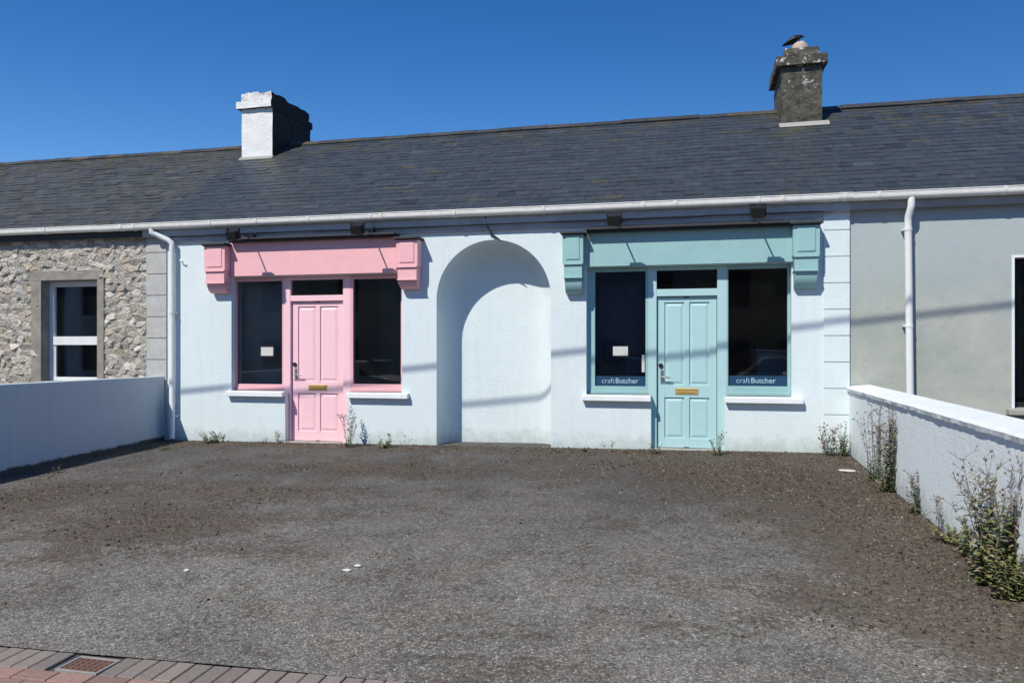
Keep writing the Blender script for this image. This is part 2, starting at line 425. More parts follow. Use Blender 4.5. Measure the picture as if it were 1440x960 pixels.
kind(grid_mesh('ground', [-3000, -300, -60]+lin(-40, 40, 41)+[60, 300, 3000], [-3000, -400, -60, -40, -24, -16, -12, -9.5, -7, -3, 0, 6, 12, 30, 90, 400, 3000],
     lambda x, y: (gz(x, y) if y > -9.0 else gz(x, -9.5))-0.16, 'ground'), label='dark ground stretching away behind the terrace', cat='ground')
kind(grid_mesh('yard_tarmac', lin(-7.95, 1.95, 140), lin(KY, 0.6, 104), yard_z, 'tarmac', True, True), label='worn grey tarmac yard with brown moss and soil along the walls', cat='yard')
kind(grid_mesh('yard_tarmac', lin(1.95, 14, 30), lin(KY, 0.2, 30), gz, 'tarmac', True, True), label='tarmac yard in front of the bare grey rendered house', cat='yard')
kind(grid_mesh('yard_tarmac', lin(-20, -7.95, 30), lin(KY, 0.2, 30), gz, 'tarmac', True, True), label='yard in front of the rubble stone cottage', cat='yard')
kind(grid_mesh('road', lin(-40, 40, 20), lin(-16, -9.12, 8), lambda x, y: gz(x, -9.5), 'tarmac'), label='tarmac road in front of the yards', cat='road')
def pavement():
    mb = MB(); mb.box((-20, -9.0, -0.85), (14, KY, -0.32), (0.05, 0.05, 0.05))
    def block(x0, x1, y0, y1, c, dz=0):
        g = 0.0035; z = lambda x, y: gz(x, y)+dz
        x0 += g; x1 -= g; y0 += g; y1 -= g; b = 0.004
        vs = [(x0, y0, z(x0, y0)-.06), (x1, y0, z(x1, y0)-.06), (x1, y1, z(x1, y1)-.06), (x0, y1, z(x0, y1)-.06),
              (x0, y0, z(x0, y0)-b), (x1, y0, z(x1, y0)-b), (x1, y1, z(x1, y1)-b), (x0, y1, z(x0, y1)-b),
              (x0+b, y0+b, z(x0, y0)), (x1-b, y0+b, z(x1, y0)), (x1-b, y1-b, z(x1, y1)), (x0+b, y1-b, z(x0, y1))]
        vs = [(q[0], max(q[1]+ky(q[0])-KY, -8.99), q[2]+.03*(ky(q[0])-KY)) for q in vs]
        mb.add(vs, [(0,1,5,4),(1,2,6,5),(2,3,7,6),(3,0,4,7),(4,5,9,8),(5,6,10,9),(6,7,11,10),(7,4,8,11),(8,9,10,11)], c)
    # a bed of jointing sand under the blocks
    bed = grid_mesh('paving_bed', lin(-12, 6, 40), lin(-9.0, -6.2, 14), lambda x, y: gz(x, y)-0.014, 'ground')
    kind(bed, label='dark jointing sand under the paving blocks', cat='paving')
    x = -12.0; i = 0
    while x < 6:
        v = random.uniform(0.8, 1.15); c = (0.225*v, 0.192*v, 0.165*v)
        xs = x
        if not (COVX-0.16 < x+0.05 < COVX+0.16): block(x, x+0.1, KY-0.2, KY, c, random.uniform(-.0015, .0015))
        x += 0.1
    y = KY-0.2; r = 0
    while y > -8.95:
        x = -12+(0.1 if r % 2 else 0)
        while x < 6:
            v = random.uniform(0.75, 1.2); gr = random.random() < 0.12
            c = (0.23*v, 0.21*v, 0.19*v) if gr else (0.30*v, 0.185*v, 0.152*v)
            block(x, x+0.2, y-0.1, y, c, random.uniform(-.0015, .0015)); x += 0.2
        y -= 0.1; r += 1
    return mb
COVX, COVY, _ = G(133, 929)
COVY = ky(COVX)-0.11
mbp = pavement(); mbp.v, mbp.f, mbp.c, mbp.mi = mbp.v[8:], [tuple(i-8 for i in f) for f in mbp.f[6:]], mbp.c[6:], mbp.mi[6:]
kind(mbp.build('pavement', 'pavers'), label='block paved path with a grey course along red blocks', cat='pavement')
mb = MB(); mb.hexa([(x, y, gz(x, -8.9)+dz-(0.0)) for dz, in ((-.3,), (0.0,)) for x, y in ((-20, -9.12), (14, -9.12), (14, -9.0), (-20, -9.0))])
kind(mb.build('kerb', 'cement', bevel=0.01), label='concrete kerb between path and road', cat='kerb')
# drain cover in the paving
dc = thing('drain_cover', 'small rusty red square drain cover let into the grey paving course', 'drain cover', (COVX, COVY, gz(COVX, COVY)))
mb = MB(); z = gz(COVX, COVY)
for a, b in (((-.12, -.085), (.12, -.071)), ((-.12, .071), (.12, .085)), ((-.12, -.0705), (-.106, .0705)), ((.106, -.0705), (.12, .0705))):
    mb.box((COVX+a[0], COVY+a[1], z-.05), (COVX+b[0], COVY+b[1], z+.002))
mb.build('frame', 'plain_grey', dc, bevel=0.002)
mb = MB(); mb.box((COVX-.104, COVY-.068, z-.04), (COVX+.104, COVY+.068, z-.002))
for i in range(6):
    for j in range(4): mb.box((COVX-.098+i*.034, COVY-.060+j*.033, z-.003), (COVX-.098+i*.034+.02, COVY-.060+j*.033+.02, z+.001))
mb.build('lid', 'iron_red', dc)

# ------------------------------------------------------------------ roofs
EY, EZ, RY, RZ = -0.13, 3.235, 3.2, 5.275
SL = math.hypot(RY-EY, RZ-EZ); SU = Vector((0, (RY-EY)/SL, (RZ-EZ)/SL)); SN = Vector((0, -SU.z, SU.y))
def roof(parent, x0, x1, base, jit, mossy, seed, holes=(), label=None):
    rd = random.Random(seed); rr = random.Random(77); rvs = [rr.uniform(.93, 1.07) for _ in range(200)]; mb = MB()
    # battens / sarking under the slates, both slopes
    def slab(x0, x1):
        e = Vector((0, EY+.05, EZ-.045)); r = Vector((0, RY, RZ-.05)); bk = Vector((0, 2*RY-EY, EZ-.045)); th = 0.1
        for a, b in ((e, r), (r, bk)):
            mb.hexa([(x0, a.y, a.z-th), (x1, a.y, a.z-th), (x1, b.y, b.z-th), (x0, b.y, b.z-th), (x0, a.y, a.z), (x1, a.y, a.z), (x1, b.y, b.z), (x0, b.y, b.z)], (0.05, 0.05, 0.055))
    slab(x0, x1)
    ex = 0.165; rows = int(SL/ex)+1; sw = 0.26
    for side in (1, -1):
        for r in range(rows):
            d0 = r*ex; d1 = min(d0+ex+0.04, SL-0.01)
            if d1-d0 < 0.05: continue
            x = math.floor(x0/sw)*sw-(sw/2 if r % 2 else 0); rv = rvs[r]
            while x < x1:
                a = max(x, x0); b = x+sw-0.003; b = x1 if b > x1-.003 else b; x += sw
                if b-a < 0.02: continue
                j = [rd.gauss(0, jit) for _ in range(4)]
                v = rd.uniform(0.91, 1.09)*rv
                if rd.random() < 0.02: v *= 1.3
                if rd.random() < 0.03: v *= 0.72
                c = [base[0]*v*rd.uniform(.95, 1.06), base[1]*v, base[2]*v*rd.uniform(.95, 1.06)]
                mz = max(0, (d0/SL-0.55))*1.1*mossy+0.12*mossy*(rd.random() < .3)
                if rd.random() < mz*1.5:
                    q = rd.uniform(.3, .8); c = [c[0]*(1-q)+0.075*q, c[1]*(1-q)+0.068*q, c[2]*(1-q)+0.042*q]
                lift = 0.011+abs(rd.gauss(0, jit*1.4)); e = rd.uniform(-.008, .008)
                def pt(xx, d, n):
                    q = Vector((xx, EY, EZ))+SU*d+SN*n
                    if side < 0: q.y = 2*RY-q.y
                    return q
                # gentle sag of an old roof
                sg = lambda xx, d: 0.018*mn.noise(Vector((xx*0.5, d*0.5, 3)))*0.8
                vs = [pt(a, d0+e, sg(a, d0)), pt(b, d0+e, sg(b, d0)), pt(b, d1, sg(b, d1)-.004), pt(a, d1, sg(a, d1)-.004),
                      pt(a, d0+e, lift+j[0]+sg(a, d0)), pt(b, d0+e, lift+j[1]+sg(b, d0)), pt(b, d1, .006+sg(b, d1)), pt(a, d1, .006+sg(a, d1))]
                mb.hexa(vs, c)
    ro = mb.build('roof', 'slate', parent, label=label)
    mb = MB(); x = x0; k = 0
    while x < x1-0.02:
        b = min(x+0.44, x1); dz = rd.uniform(-.008, .008); v = rd.uniform(.8, 1.25)
        c = (0.055*v, 0.055*v, 0.054*v) if rd.random() > .45*mossy else (0.085*v, 0.075*v, 0.05*v)
        w, h = 0.15, 0.095
        out = [(-w, -h+.02), (-.045, .005), (0, .022), (.045, .005), (w, -h+.02), (w-.02, -h-.0), (0, -.015), (-w+.02, -h)]
        mb.prismX([(RY+p[0], RZ+.022+dz+p[1]) for p in out], x+.002, b-.003, c); x = b
        # bedding mortar
    mb.build('ridge_tiles', 'slate', ro)
    return ro
def gutter(parent, x0, x1, name='gutter', brackets=()):
    gy, gzz, r = EY-0.035, 3.192, 0.052
    mb = MB(); n = 10
    HT = .038
    prof = [(gy-r-.002, gzz+HT)]+[(gy+r*cos(pi+pi*k/n), gzz+r*sin(pi+pi*k/n)) for k in range(n+1)]+[(gy+r, gzz+HT)]
    inner = [(gy+r-.006, gzz+HT)]+[(gy+(r-.006)*cos(pi+pi*k/n), gzz+.001+(r-.006)*sin(pi+pi*k/n)) for k in range(n, -1, -1)]+[(gy-r+.004, gzz+HT)]
    segs = 8; xs = lin(x0, x1, segs+1)
    xp = x0
    while xp < x1-.01:
        xe = min(xp+2.0, x1); dz = random.uniform(-.006, .006)
        vs = []
        m = len(prof)+len(inner)
        allp = prof+inner
        vs = [(xp, y, z+dz) for y, z in allp]+[(xe, y, z+dz*.3) for y, z in allp]
        mb.add(vs, [(i, (i+1) % m, m+(i+1) % m, m+i) for i in range(m)]+[(i, i+1, m-2-i, m-1-i) for i in range(n+2)][::1]+[tuple(m+q for q in (m-1-i, m-2-i, i+1, i)) for i in range(n+2)])
        # rolled front lip
        mb.tube([(xp, gy-r+.0, gzz+HT+dz), (xe, gy-r+.0, gzz+HT+dz*.3)], .008, 6)
        xp = xe
    g = mb.build(name, 'gutter_white', parent, smooth=False)
    return g, gy, gzz, r
def gutter_bits(g, gy, gzz, r, xs, mat='gutter_white'):
    for x in xs:
        mb = MB(); n = 10; ro = r+.008
        p = [(gy-ro-.002, gzz+.046)]+[(gy+ro*cos(pi+pi*k/n), gzz+ro*sin(pi+pi*k/n)+.002) for k in range(n+1)]+[(gy+ro, gzz+.046)]
        q = [(gy+r+.0005, gzz+.046)]+[(gy+(r+.0005)*cos(pi+pi*k/n), gzz+(r+.0005)*sin(pi+pi*k/n)+.002) for k in range(n, -1, -1)]+[(gy-r-.0025, gzz+.046)]
        n = n+2; m = 2*n+2; a = p+q
        mb.add([(x-.02, y, z) for y, z in a]+[(x+.02, y, z) for y, z in a],
               [(i, (i+1) % m, m+(i+1) % m, m+i) for i in range(m)]+[(i, i+1, m-2-i, m-1-i) for i in range(n)]+[tuple(m+q2 for q2 in (m-1-i, m-2-i, i+1, i)) for i in range(n)])
        mb.build('gutter_bracket', mat, g)

# ------------------------------------------------------------------ buildings
XL, XP, XQ, XR = PX(207), PX(235), PX(1158), PX(1195)     # ends of the shop front, pilasters
shop = thing('shop_building', 'pale blue single storey building with one pink and one green shopfront and an arched niche', 'building', (-3.1, 0, gz(-3.1, 0)))
cot = thing('stone_cottage', 'rubble stone cottage with white framed window left of the pale blue building', 'building', (XL-3, 0, gz(XL-3, 0)))
gry = thing('grey_house', 'bare grey rendered house with white downpipe right of the pale blue building', 'building', (XR+3, 0, gz(XR+3, 0)))
roof(cot, -17.0, XL, (0.064, 0.067, 0.064), 0.0036, 0.9, 3, label='rougher brown grey slate roof')
roof(shop, XL, XR, (0.046, 0.055, 0.063), 0.0020, 0.45, 5, label='blue grey slate roof')
roof(gry, XR, 9.5, (0.045, 0.054, 0.062), 0.0020, 0.4, 9, label='blue grey slate roof')

WT = 3.135      # top of front walls
# --- openings of the pale blue front
def shopfront_hole(xl, xdl, xdr, xr, zs, zt):
    g = min(gz(xdl, 0), gz(xdr, 0))-.25
    return [(xl, zs), (xdl, zs), (xdl, g), (xdr, g), (xdr, zs), (xr, zs), (xr, zt), (xl, zt)]
PK = dict(xl=PX(325.5), xdl=PX(401), xdr=PX(488), xr=PX(565), zs=0.70, zt=2.40)
TL = dict(xl=PX(824.5), xdl=PX(915.5), xdr=PX(1019), xr=PX(1113), zs=0.715, zt=2.42)
AX0, AX1, AZ = -3.528, -1.888, 2.018; AR = (AX1-AX0)/2; AXC = (AX0+AX1)/2
def arch_outline(inset=0.0, n=36):
    r = AR-inset; b = -0.3
    return [(AXC-r, b), (AXC-r, AZ)]+[(AXC-r*cos(pi*k/n), AZ+r*sin(pi*k/n)) for k in range(1, n)]+[(AXC+r, AZ), (AXC+r, b)]
mb = MB()
wb = -0.4
outer = [(XL, wb), (XR, wb), (XR, WT), (XL, WT)]
# openings that run down below the ground are cut as notches in the outline
h1 = shopfront_hole(**PK); h2 = shopfront_hole(**TL)
wall_sheet(mb, outer, [[(x, max(z, wb+.03)) for x, z in h] for h in (h1, h2)], 0.0, 0.28, opened=[arch_outline()])
wl = mb.build('wall', 'shop_wall', shop, label='pale blue painted plaster wall')
# raised line around the arch (soft rounded arris)
mb = MB(); ol = arch_outline(-0.0)
# niche
mb2 = MB(); rings = []; d = 0.46; rc = 0.30
steps = [(0.0, 0.0), (0.003, 0.0015), (0.007, 0.002), (d-rc, 0.002)]+[(d-rc+rc*sin(pi/2*k/10), rc*(1-cos(pi/2*k/10))) for k in range(1, 11)]
for yy, ins in steps: rings.append([(x, yy, z) for x, z in arch_outline(ins)])
m = len(rings[0]); vs = [p for r in rings for p in r]
fs = [(j*m+i, j*m+i+1, (j+1)*m+i+1, (j+1)*m+i) for j in range(len(rings)-1) for i in range(m-1)]
fs.append(tuple((len(rings)-1)*m+i for i in range(m)))
mb2.add(vs, fs)
ni = mb2.build('arched_niche', 'shop_wall', shop, smooth=True, label='tall round arched recess')
# gables, back wall
def body(parent, x0, x1, mat):
    mb = MB(); T = 0.28
    mb.box((x0+.002, 2*RY-0.28, -.4), (x1-.002, 2*RY, WT-.05))
    for x in (x0+.002, x1-.202):
        prof = [(0.283, -.4), (2*RY-.283, -.4), (2*RY-.283, WT-.1), (RY, RZ-.25), (0.283, WT-.1)]
        mb.prismX(prof, x, x+.2)
    return mb.build('rear_wall', mat, parent)
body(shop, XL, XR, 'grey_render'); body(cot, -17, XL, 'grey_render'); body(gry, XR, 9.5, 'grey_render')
# interior rooms (dark, unlit)
def room(parent, x0, x1, z0, z1, y0, y1, mat='room'):
    mb = MB(); t = .04
    mb.box((x0, y0, z0-t), (x1, y1, z0)); mb.box((x0, y0, z1), (x1, y1, z1+t)); mb.box((x0-t, y0, z0-t), (x0, y1, z1+t))
    mb.box((x1, y0, z0-t), (x1+t, y1, z1+t)); mb.box((x0-t, y1, z0-t), (x1+t, y1+t, z1+t))
    return mb.build('interior_room', mat, parent)
room(shop, XL+.5, AX0-.1, -.05, 2.6, .283, 4.0); room(shop, AX1+.1, XR-.3, .02, 2.6, .283, 4.0)
room(gry, 3.4, 6.4, .0, 2.5, .283, 3.4)
room(cot, -12.2, -8.6, .0, 2.5, .283, 3.4)

# pilasters / quoins
def pilaster(x0, x1, mat, label):
    mb = MB(); z = 0.93-0.33*4; k = 0
    z = P(1175, 546)[1]-0.33*3
    while z < WT-.02:
        a = max(z+.006, -.3); b = min(z+.324, WT-.005)
        if b > a+.01: mb.box((x0, -.022, a), (x1, -.001, b))
        z += .33
    mb.box((x0+.012, -.007, -.3), (x1-.012, -.0008, WT-.01))
    return mb.build('pilaster', mat, shop, bevel=.003, label=label)
pilaster(XL, XP, 'quoin_grey', 'unpainted grey block pilaster'); pilaster(XQ, XR-.003, 'shop_wall', 'pale blue block pilaster')
# fascias
def fascia(parent, x0, x1, mat, label=None):
    mb = MB(); mb.box((x0, -.112, 3.045), (x1, -.088, 3.20)); mb.box((x0, -.086, 3.075), (x1, -.003, 3.09))
    return mb.build('fascia', mat, parent, bevel=.003, label=label)
fascia(shop, XL, XR, 'fascia'); fascia(gry, XR+.003, 9.5, 'fascia_grey'); fascia(cot, -17, XL-.003, 'lead')
mb = MB(); mb.box((XP, -.05, 2.965), (XQ, -.002, 3.03)); mb.build('wall_band', 'fascia', shop, bevel=.004)
# gutters
g1, gy, gzz, gr_ = gutter(shop, XL, XR); gutter_bits(g1, gy, gzz, gr_, [P(p, 0, -.17)[0] for p in (297, 361, 435, 522, 537, 640, 765, 905, 950, 1066, 1100, 1188)])
g2, *_ = gutter(gry, XR, 9.5); gutter_bits(g2, gy, gzz, gr_, [P(p, 0, -.17)[0] for p in (1235, 1412)]+[5.2, 6.8])
g3, *_ = gutter(cot, -17, XL); gutter_bits(g3, gy, gzz, gr_, [P(p, 0, -.17)[0] for p in (65, 172, 190)]+[-12.8, -14.5])
# tufts and muck in the gutter
# ------------------------------------------------------------------ downpipes
def pipe(parent, pts, r, name='downpipe', mat='white_gloss', clips=(), label=None):
    mb = MB(); mb.tube(pts, r, 16)
    # socket collars at the bends
    o = mb.build(name, mat, parent, smooth=True)
    if label: o['label'] = label
    for (x, y, z) in clips:
        m2 = MB(); m2.tube([(x, y, z-.016), (x, y, z+.016)], r+.005, 16); m2.box((x-r-.016, y+.02, z-.010), (x+r+.016, -.001, z+.010))
        m2.build('pipe_clip', mat, o)
    return o
dx, dz = P(242, 345, -.08)
tx, tz = P(213, 322, -.17)
pipe(shop, [(tx, gy, 3.18), (tx, gy, 3.10), (tx+.05, -.14, 3.075), (dx-.06, -.09, 2.985), (dx, -.08, 2.94), (dx, -.08, 2.85), (dx, -.08, gz(dx, 0)+.12), (dx+.015, -.10, gz(dx, 0)+.03)], .042,
     clips=[(dx, -.08, P(242, 440, -.08)[1]), (dx, -.08, P(242, 585, -.08)[1])])
dx2 = PX(1277, -.10)
pipe(gry, [(dx2+.02, gy, 3.17), (dx2+.02, gy, 3.06), (dx2+.015, gy+.01, 3.02), (dx2, -.11, 2.93), (dx2, -.10, 2.86), (dx2+.03, -.10, .02)], .042,
     clips=[(dx2-.0, -.10, 2.78), (dx2+.012, -.10, P(1277, 458, -.1)[1])])

# ------------------------------------------------------------------ shopfronts
def frame_box(mb, px0, py0, px1, py1, y0, y1, yref=None):
    yref = y0 if yref is None else yref
    x0, z0 = P(px0, py1, yref); x1, _ = P(px1, py1, yref); xm = (px0+px1)/2
    z1 = P(xm, py0, yref)[1]; z0 = P(xm, py1, yref)[1]
    mb.box((x0, y0, z0), (x1, y1, z1)); return x0, x1, z0, z1
def shopfront(K, mat, colour, dl, dr, glassL, glassR, trans, dtop, panels, post_r, brL, brR, board, corn, decal, gmat, railL):
    fy = 0.10
    xl, xr, zs, zt = K['xl'], K['xr'], K['zs'], K['zt']
    g = gz((K['xdl']+K['xdr'])/2, 0)
    # --- timber frame around the door
    DL, DR = PX(dl, fy+.05), PX(dr, fy+.05)
    ztr0 = P((dl+dr)/2, dtop, fy)[1]; ztr1 = P((dl+dr)/2, trans[1], fy)[1]
    mb = MB()
    mb.box((DL-.115, fy, g-.1), (DL-.004, fy+.09, zt-.002)); mb.box((DR+.004, fy, g-.1), (DR+.125, fy+.09, zt-.002))
    mb.box((DL-.004, fy+.004, ztr0), (DR+.004, fy+.086, ztr1))
    mb.box((DL-.004, fy+.004, zt-.05), (DR+.004, fy+.086, zt-.003))
    mb.build('door_frame', mat+'_door', shop, bevel=.004, label=colour+' door frame')
    # transom light
    tw = MB(); tw.box((DL-.003, fy+.04, ztr1+.001), (DR+.003, fy+.046, zt-.051)); wp = tw.build('transom_window', gmat, shop)
    # --- door leaf: rails, stiles and sunk panels in one mesh
    mb = MB(); dy = fy+.045; x0, x1, z0, z1 = DL+.003, DR-.003, g+.012, ztr0-.008
    W = x1-x0; st = .095; mr = .10; xm = (x0+x1)/2
    pz = [P((dl+dr)/2, p, dy)[1] for p in panels]   # top of upper, bottom upper, top lower, bottom lower
    cols = [(x0+st, xm-.035), (xm+.035, x1-st)]; rows = [(pz[1], pz[0]), (pz[3], pz[2])]
    mb.box((x0, dy, z0), (x0+st, dy+.045, z1)); mb.box((x1-st, dy, z0), (x1, dy+.045, z1)); mb.box((xm-.035, dy+.0005, z0+.01), (xm+.035, dy+.045, z1-.01))
    for c0, c1 in cols:
        for a, b in ((z0, pz[3]), (pz[2], pz[1]), (pz[0], z1)): mb.box((c0-.0005, dy+.001, a+.0005), (c1+.0005, dy+.044, b-.0005))
        for a, b in rows:
            mb.box((c0-.01, dy+.020, a-.01), (c1+.01, dy+.036, b+.01))
            # raised and fielded panel
            i1, i2 = .012, .045
            mb.add([(c0+i1, dy+.0195, a+i1), (c1-i1, dy+.0195, a+i1), (c1-i1, dy+.0195, b-i1), (c0+i1, dy+.0195, b-i1),
                    (c0+i2, dy+.008, a+i2), (c1-i2, dy+.008, a+i2), (c1-i2, dy+.008, b-i2), (c0+i2, dy+.008, b-i2)],
                   [(4,5,6,7),(0,1,5,4),(1,2,6,5),(2,3,7,6),(3,0,4,7)])
    door = mb.build('door', mat+'_door', shop, bevel=.003, label=colour+' four panelled door')
    # letterbox
    lz = P((dl+dr)/2, (panels[1]+panels[2])/2, dy)[1]
    mb = MB(); mb.box((xm-.15, dy-.008, lz-.04), (xm+.15, dy+.0, lz+.04)); mb.box((xm-.125, dy-.014, lz-.022), (xm+.125, dy-.0085, lz+.026))
    mb.box((xm-.125, dy-.020, lz+.018), (xm+.125, dy-.0145, lz+.028))
    mb.build('letterbox', 'brass', door, bevel=.003)
    # lever handle with plate and lock above
    hx, hz = DL+.065, P((dl+dr)/2, (panels[1]+panels[2])/2, dy)[1]+.19
    mb = MB(); mb.box((hx-.02, dy-.008, hz-.09), (hx+.02, dy+.001, hz+.09)); mb.tube([(hx, dy, hz), (hx, dy-.045, hz)], .010, 10)
    mb.tube([(hx-.004, dy-.045, hz), (hx+.05, dy-.05, hz-.004), (hx+.115, dy-.045, hz-.012)], [.011, .010, .008], 10)
    mb.tube([(hx, dy-.016, hz+.055), (hx, dy, hz+.055)], .014, 12)
    mb.build('door_handle', 'handle_metal', door, smooth=False)
    mb = MB(); mb.tube([(hx-.015, dy-.02, hz+.15), (hx-.015, dy, hz+.15)], .03, 14); mb.build('door_lock', 'black_metal', door)
    # threshold
    mb = MB(); mb.box((DL-.1, -.02, g-.2), (DR+.1, fy+.2, g+.006)); mb.build('doorstep', 'cement', shop, bevel=.006)
    # --- windows
    wins = []
    for side, (gx0, gx1, gy0, gy1) in (('L', glassL), ('R', glassR)):
        a = xl+.001 if side == 'L' else DR+.1252; b = DL-.1152 if side == 'L' else xr-.001
        GX0, GX1 = PX(gx0, fy+.03), PX(gx1, fy+.03); GZ0 = P((gx0+gx1)/2, gy1, fy)[1]
        mb = MB(); y0, y1 = fy+.003, fy+.078
        GX0 = max(GX0, a+.004); GX1 = min(GX1, b-.004)
        mb.box((a, y0, zs), (b, y1, GZ0)); 
        mb.box((a, y0, GZ0), (GX0, y1, zt-.004)); mb.box((GX1, y0, GZ0), (b, y1, zt-.004)); mb.box((GX0, y0+.001, zt-.055), (GX1, y1-.001, zt-.005))
        # bottom bead
        mb.box((a+.002, y0-.012, zs+.001), (b-.002, y0-.0005, zs+.045))
        wn = mb.build('window', mat, shop, bevel=.003, label=colour+' framed display window')
        mp = MB(); mp.box((GX0+.0005, fy+.038, GZ0+.0005), (GX1-.0005, fy+.044, zt-.0555)); mp.build('pane', gmat, wn)
        wins.append((wn, GX0, GX1, GZ0))
    # sills
    for (s0, s1, sy0, sy1) in railL:
        a, b = PX(s0, -.075), PX(s1, -.075); t = P((s0+s1)/2, sy0, -.075)[1]; mb = MB()
        zt0 = zs+.001; zf = zs-.012; zb = zf-.068
        if s1 < dl+20: b = min(b, K['xdl']-.001) if b > K['xdl'] else b
        prof = [(-.085, zb), (-.085, zf), (-.001, zt0-.002), (-.001, zb+.004)]
        mb.prismX(prof, a, b); mb.box((max(a, xl+.002) if s1 < dl+20 else K['xdr']+.002, -.0008, zs-.05), (K['xdl']-.002 if s1 < dl+20 else xr-.002, fy+.002, zs))
        mb.build('window_sill', 'sill_white', shop, bevel=.005, label='white painted stone sill')
    # --- sign board, brackets and cornice
    bx0, bx1, by0, by1 = board; sy = -.06
    X0, X1 = PX(bx0, sy), PX(bx1, sy); z0 = P(bx1-40, by1, sy)[1]; z1 = P(bx1-40, by0, sy)[1]
    mb = MB(); mb.box((X0, sy, z0), (X1, -.001, z1)); mb.box((X0+.002, -.0005, z0+.02), (X1-.002, fy+.1, z0+.09))
    mb.build('sign_board', mat, shop, bevel=.003, label='blank '+colour+' sign board')
    zc = z1
    for (p0, p1, q0, q1, q2, q3) in (brL, brR):
        b = .20; a0, a1 = PX(p0, -b), PX(p1, -b); zA, zB, zC, zD = (P((p0+p1)/2, q, -b)[1] for q in (q0, q1, q2, q3))
        mb = MB(); mb.box((a0, -b, zB+.008), (a1, -.001, zA))
        w = a1-a0
        # raised panel frame on the face
        for e, yy in ((.045, .012), (.085, .006)):
            mb.add([(a0+e, -b-.0002, zB+e+.008), (a1-e, -b-.0002, zB+e+.008), (a1-e, -b-.0002, zA-e), (a0+e, -b-.0002, zA-e),
                    (a0+e+.01, -b-yy, zB+e+.018), (a1-e-.01, -b-yy, zB+e+.018), (a1-e-.01, -b-yy, zA-e-.01), (a0+e+.01, -b-yy, zA-e-.01)],
                   [(0,1,5,4),(1,2,6,5),(2,3,7,6),(3,0,4,7),(4,5,6,7)])
        mb.box((a0+.01, -b-.012, zB-.010), (a1-.01, -.0015, zB+.0075))
        mb.box((a0+.018, -b+.012, zC), (a1-.018, -.001, zB-.0105))
        mb.box((a0+.012, -b-.002, zC-.018), (a1-.012, -.0015, zC-.0005))
        n = 10; pr = [(-.001, zC-.0185)]+[(-b+.035+(b-.05)*(1-cos(pi/2*k/n)), zC-.0185-(zC-zD)*sin(pi/2*k/n)) for k in range(n+1)]+[(-.001, zD)]
        pr[1] = (-b+.035, zC-.0185)
        mb.prismX(pr, a0+.024, a1-.024)
        mb.tube([(a0+.02, -b+.065, zC-.045), (a1-.02, -b+.065, zC-.045)], .026, 12)
        mb.build('console_bracket', mat, shop, bevel=.0025, label=colour+' scrolled console bracket')
        # cap over the bracket
        mc = MB(); mc.box((a0-.025, -b-.05, zA+.0005), (a1+.025, -.001, zA+.028)); mc.box((a0-.012, -b-.022, zA-.014), (a1+.012, -.0012, zA-.0005))
        mc.build('bracket_cap', 'lead', shop, bevel=.003)
    zz = P((corn[0]+corn[1])/2, corn[2], -.19)[1]
    mb = MB(); mb.box((PX(brL[1], -.2)+.03, -.20, zz), (PX(brR[0], -.2)-.03, -.001, zz+.025)); mb.box((PX(brL[1], -.2)+.03, -.15, zz-.03), (PX(brR[0], -.2)-.03, -.0012, zz-.0005))
    mb.build('cornice', 'lead', shop, bevel=.003)
    mb = MB(); mb.box((X0, -.03, z1+.0005), (X1, -.0013, zz-.0305)); mb.build('frieze', mat, shop, label=colour+' frieze board under the cornice')
    return wins, door
wp, dp = shopfront(PK, 'pink', 'pink', 411, 484, (333.8, 398, 0, 540), (497.5, 564.6, 0, 540), (0, 415), 423, (431, 536, 553, 606), None,
    (287, 316, 345, 381, 397, 410), (557, 587, 336, 375, 392, 404), (324, 557, 335, 384), (300, 592, 333), False, 'glass', ((317, 401, 552, 558), (487, 573, 552, 558)))
wt, dt = shopfront(TL, 'teal', 'pale green', 924, 1008, (837, 908, 0, 543), (1024, 1107, 0, 543), (0, 406), 416, (425, 541, 559, 616), None,
    (791, 820, 329, 371, 389, 411), (1115.5, 1153, 315, 360, 379, 402), (829, 1115, 316, 369), (800, 1150, 318), True, 'glass_blue', ((818, 915, 552, 560), (1020, 1130, 556, 564)))

# ------------------------------------------------------------------ window film, notices
def text_mesh(s, size, bold, loc, parent, mat, name='lettering'):
    c = bpy.data.curves.new(name, 'FONT'); c.body = s; c.size = size; c.extrude = .0006; c.offset = bold
    o = bpy.data.objects.new('tmp', c); COL.objects.link(o); bpy.context.view_layer.update()
    me = bpy.data.meshes.new_from_object(o.evaluated_get(bpy.context.evaluated_depsgraph_get())); bpy.data.objects.remove(o)
    w = max(v.co.x for v in me.vertices)
    me.transform(Matrix.Translation(Vector(loc)-ROOTLOC[parent])@Matrix.Rotation(R(90), 4, 'X'))
    me.materials.clear(); me.materials.append(M[mat]); me.name = name
    q = bpy.data.objects.new(name, me); COL.objects.link(q); q.parent = parent; ROOTLOC[q] = ROOTLOC[parent]
    return w
for (wn, a, b, z0), (t0, py) in zip(wt, ((846, 535), (1035, 536))):
    mb = MB(); mb.box((a+.002, .1335, z0+.002), (b-.002, .1375, z0+.135)); mb.build('window_film', 'decal_blue', wn)
    x = PX(t0, .13); w_ = text_mesh('craft', .096, -.0005, (x, .1325, z0+.042), wn, 'decal_white')
    text_mesh('Butcher', .096, .0010, (x+w_+.008, .1325, z0+.042), wn, 'decal_white')
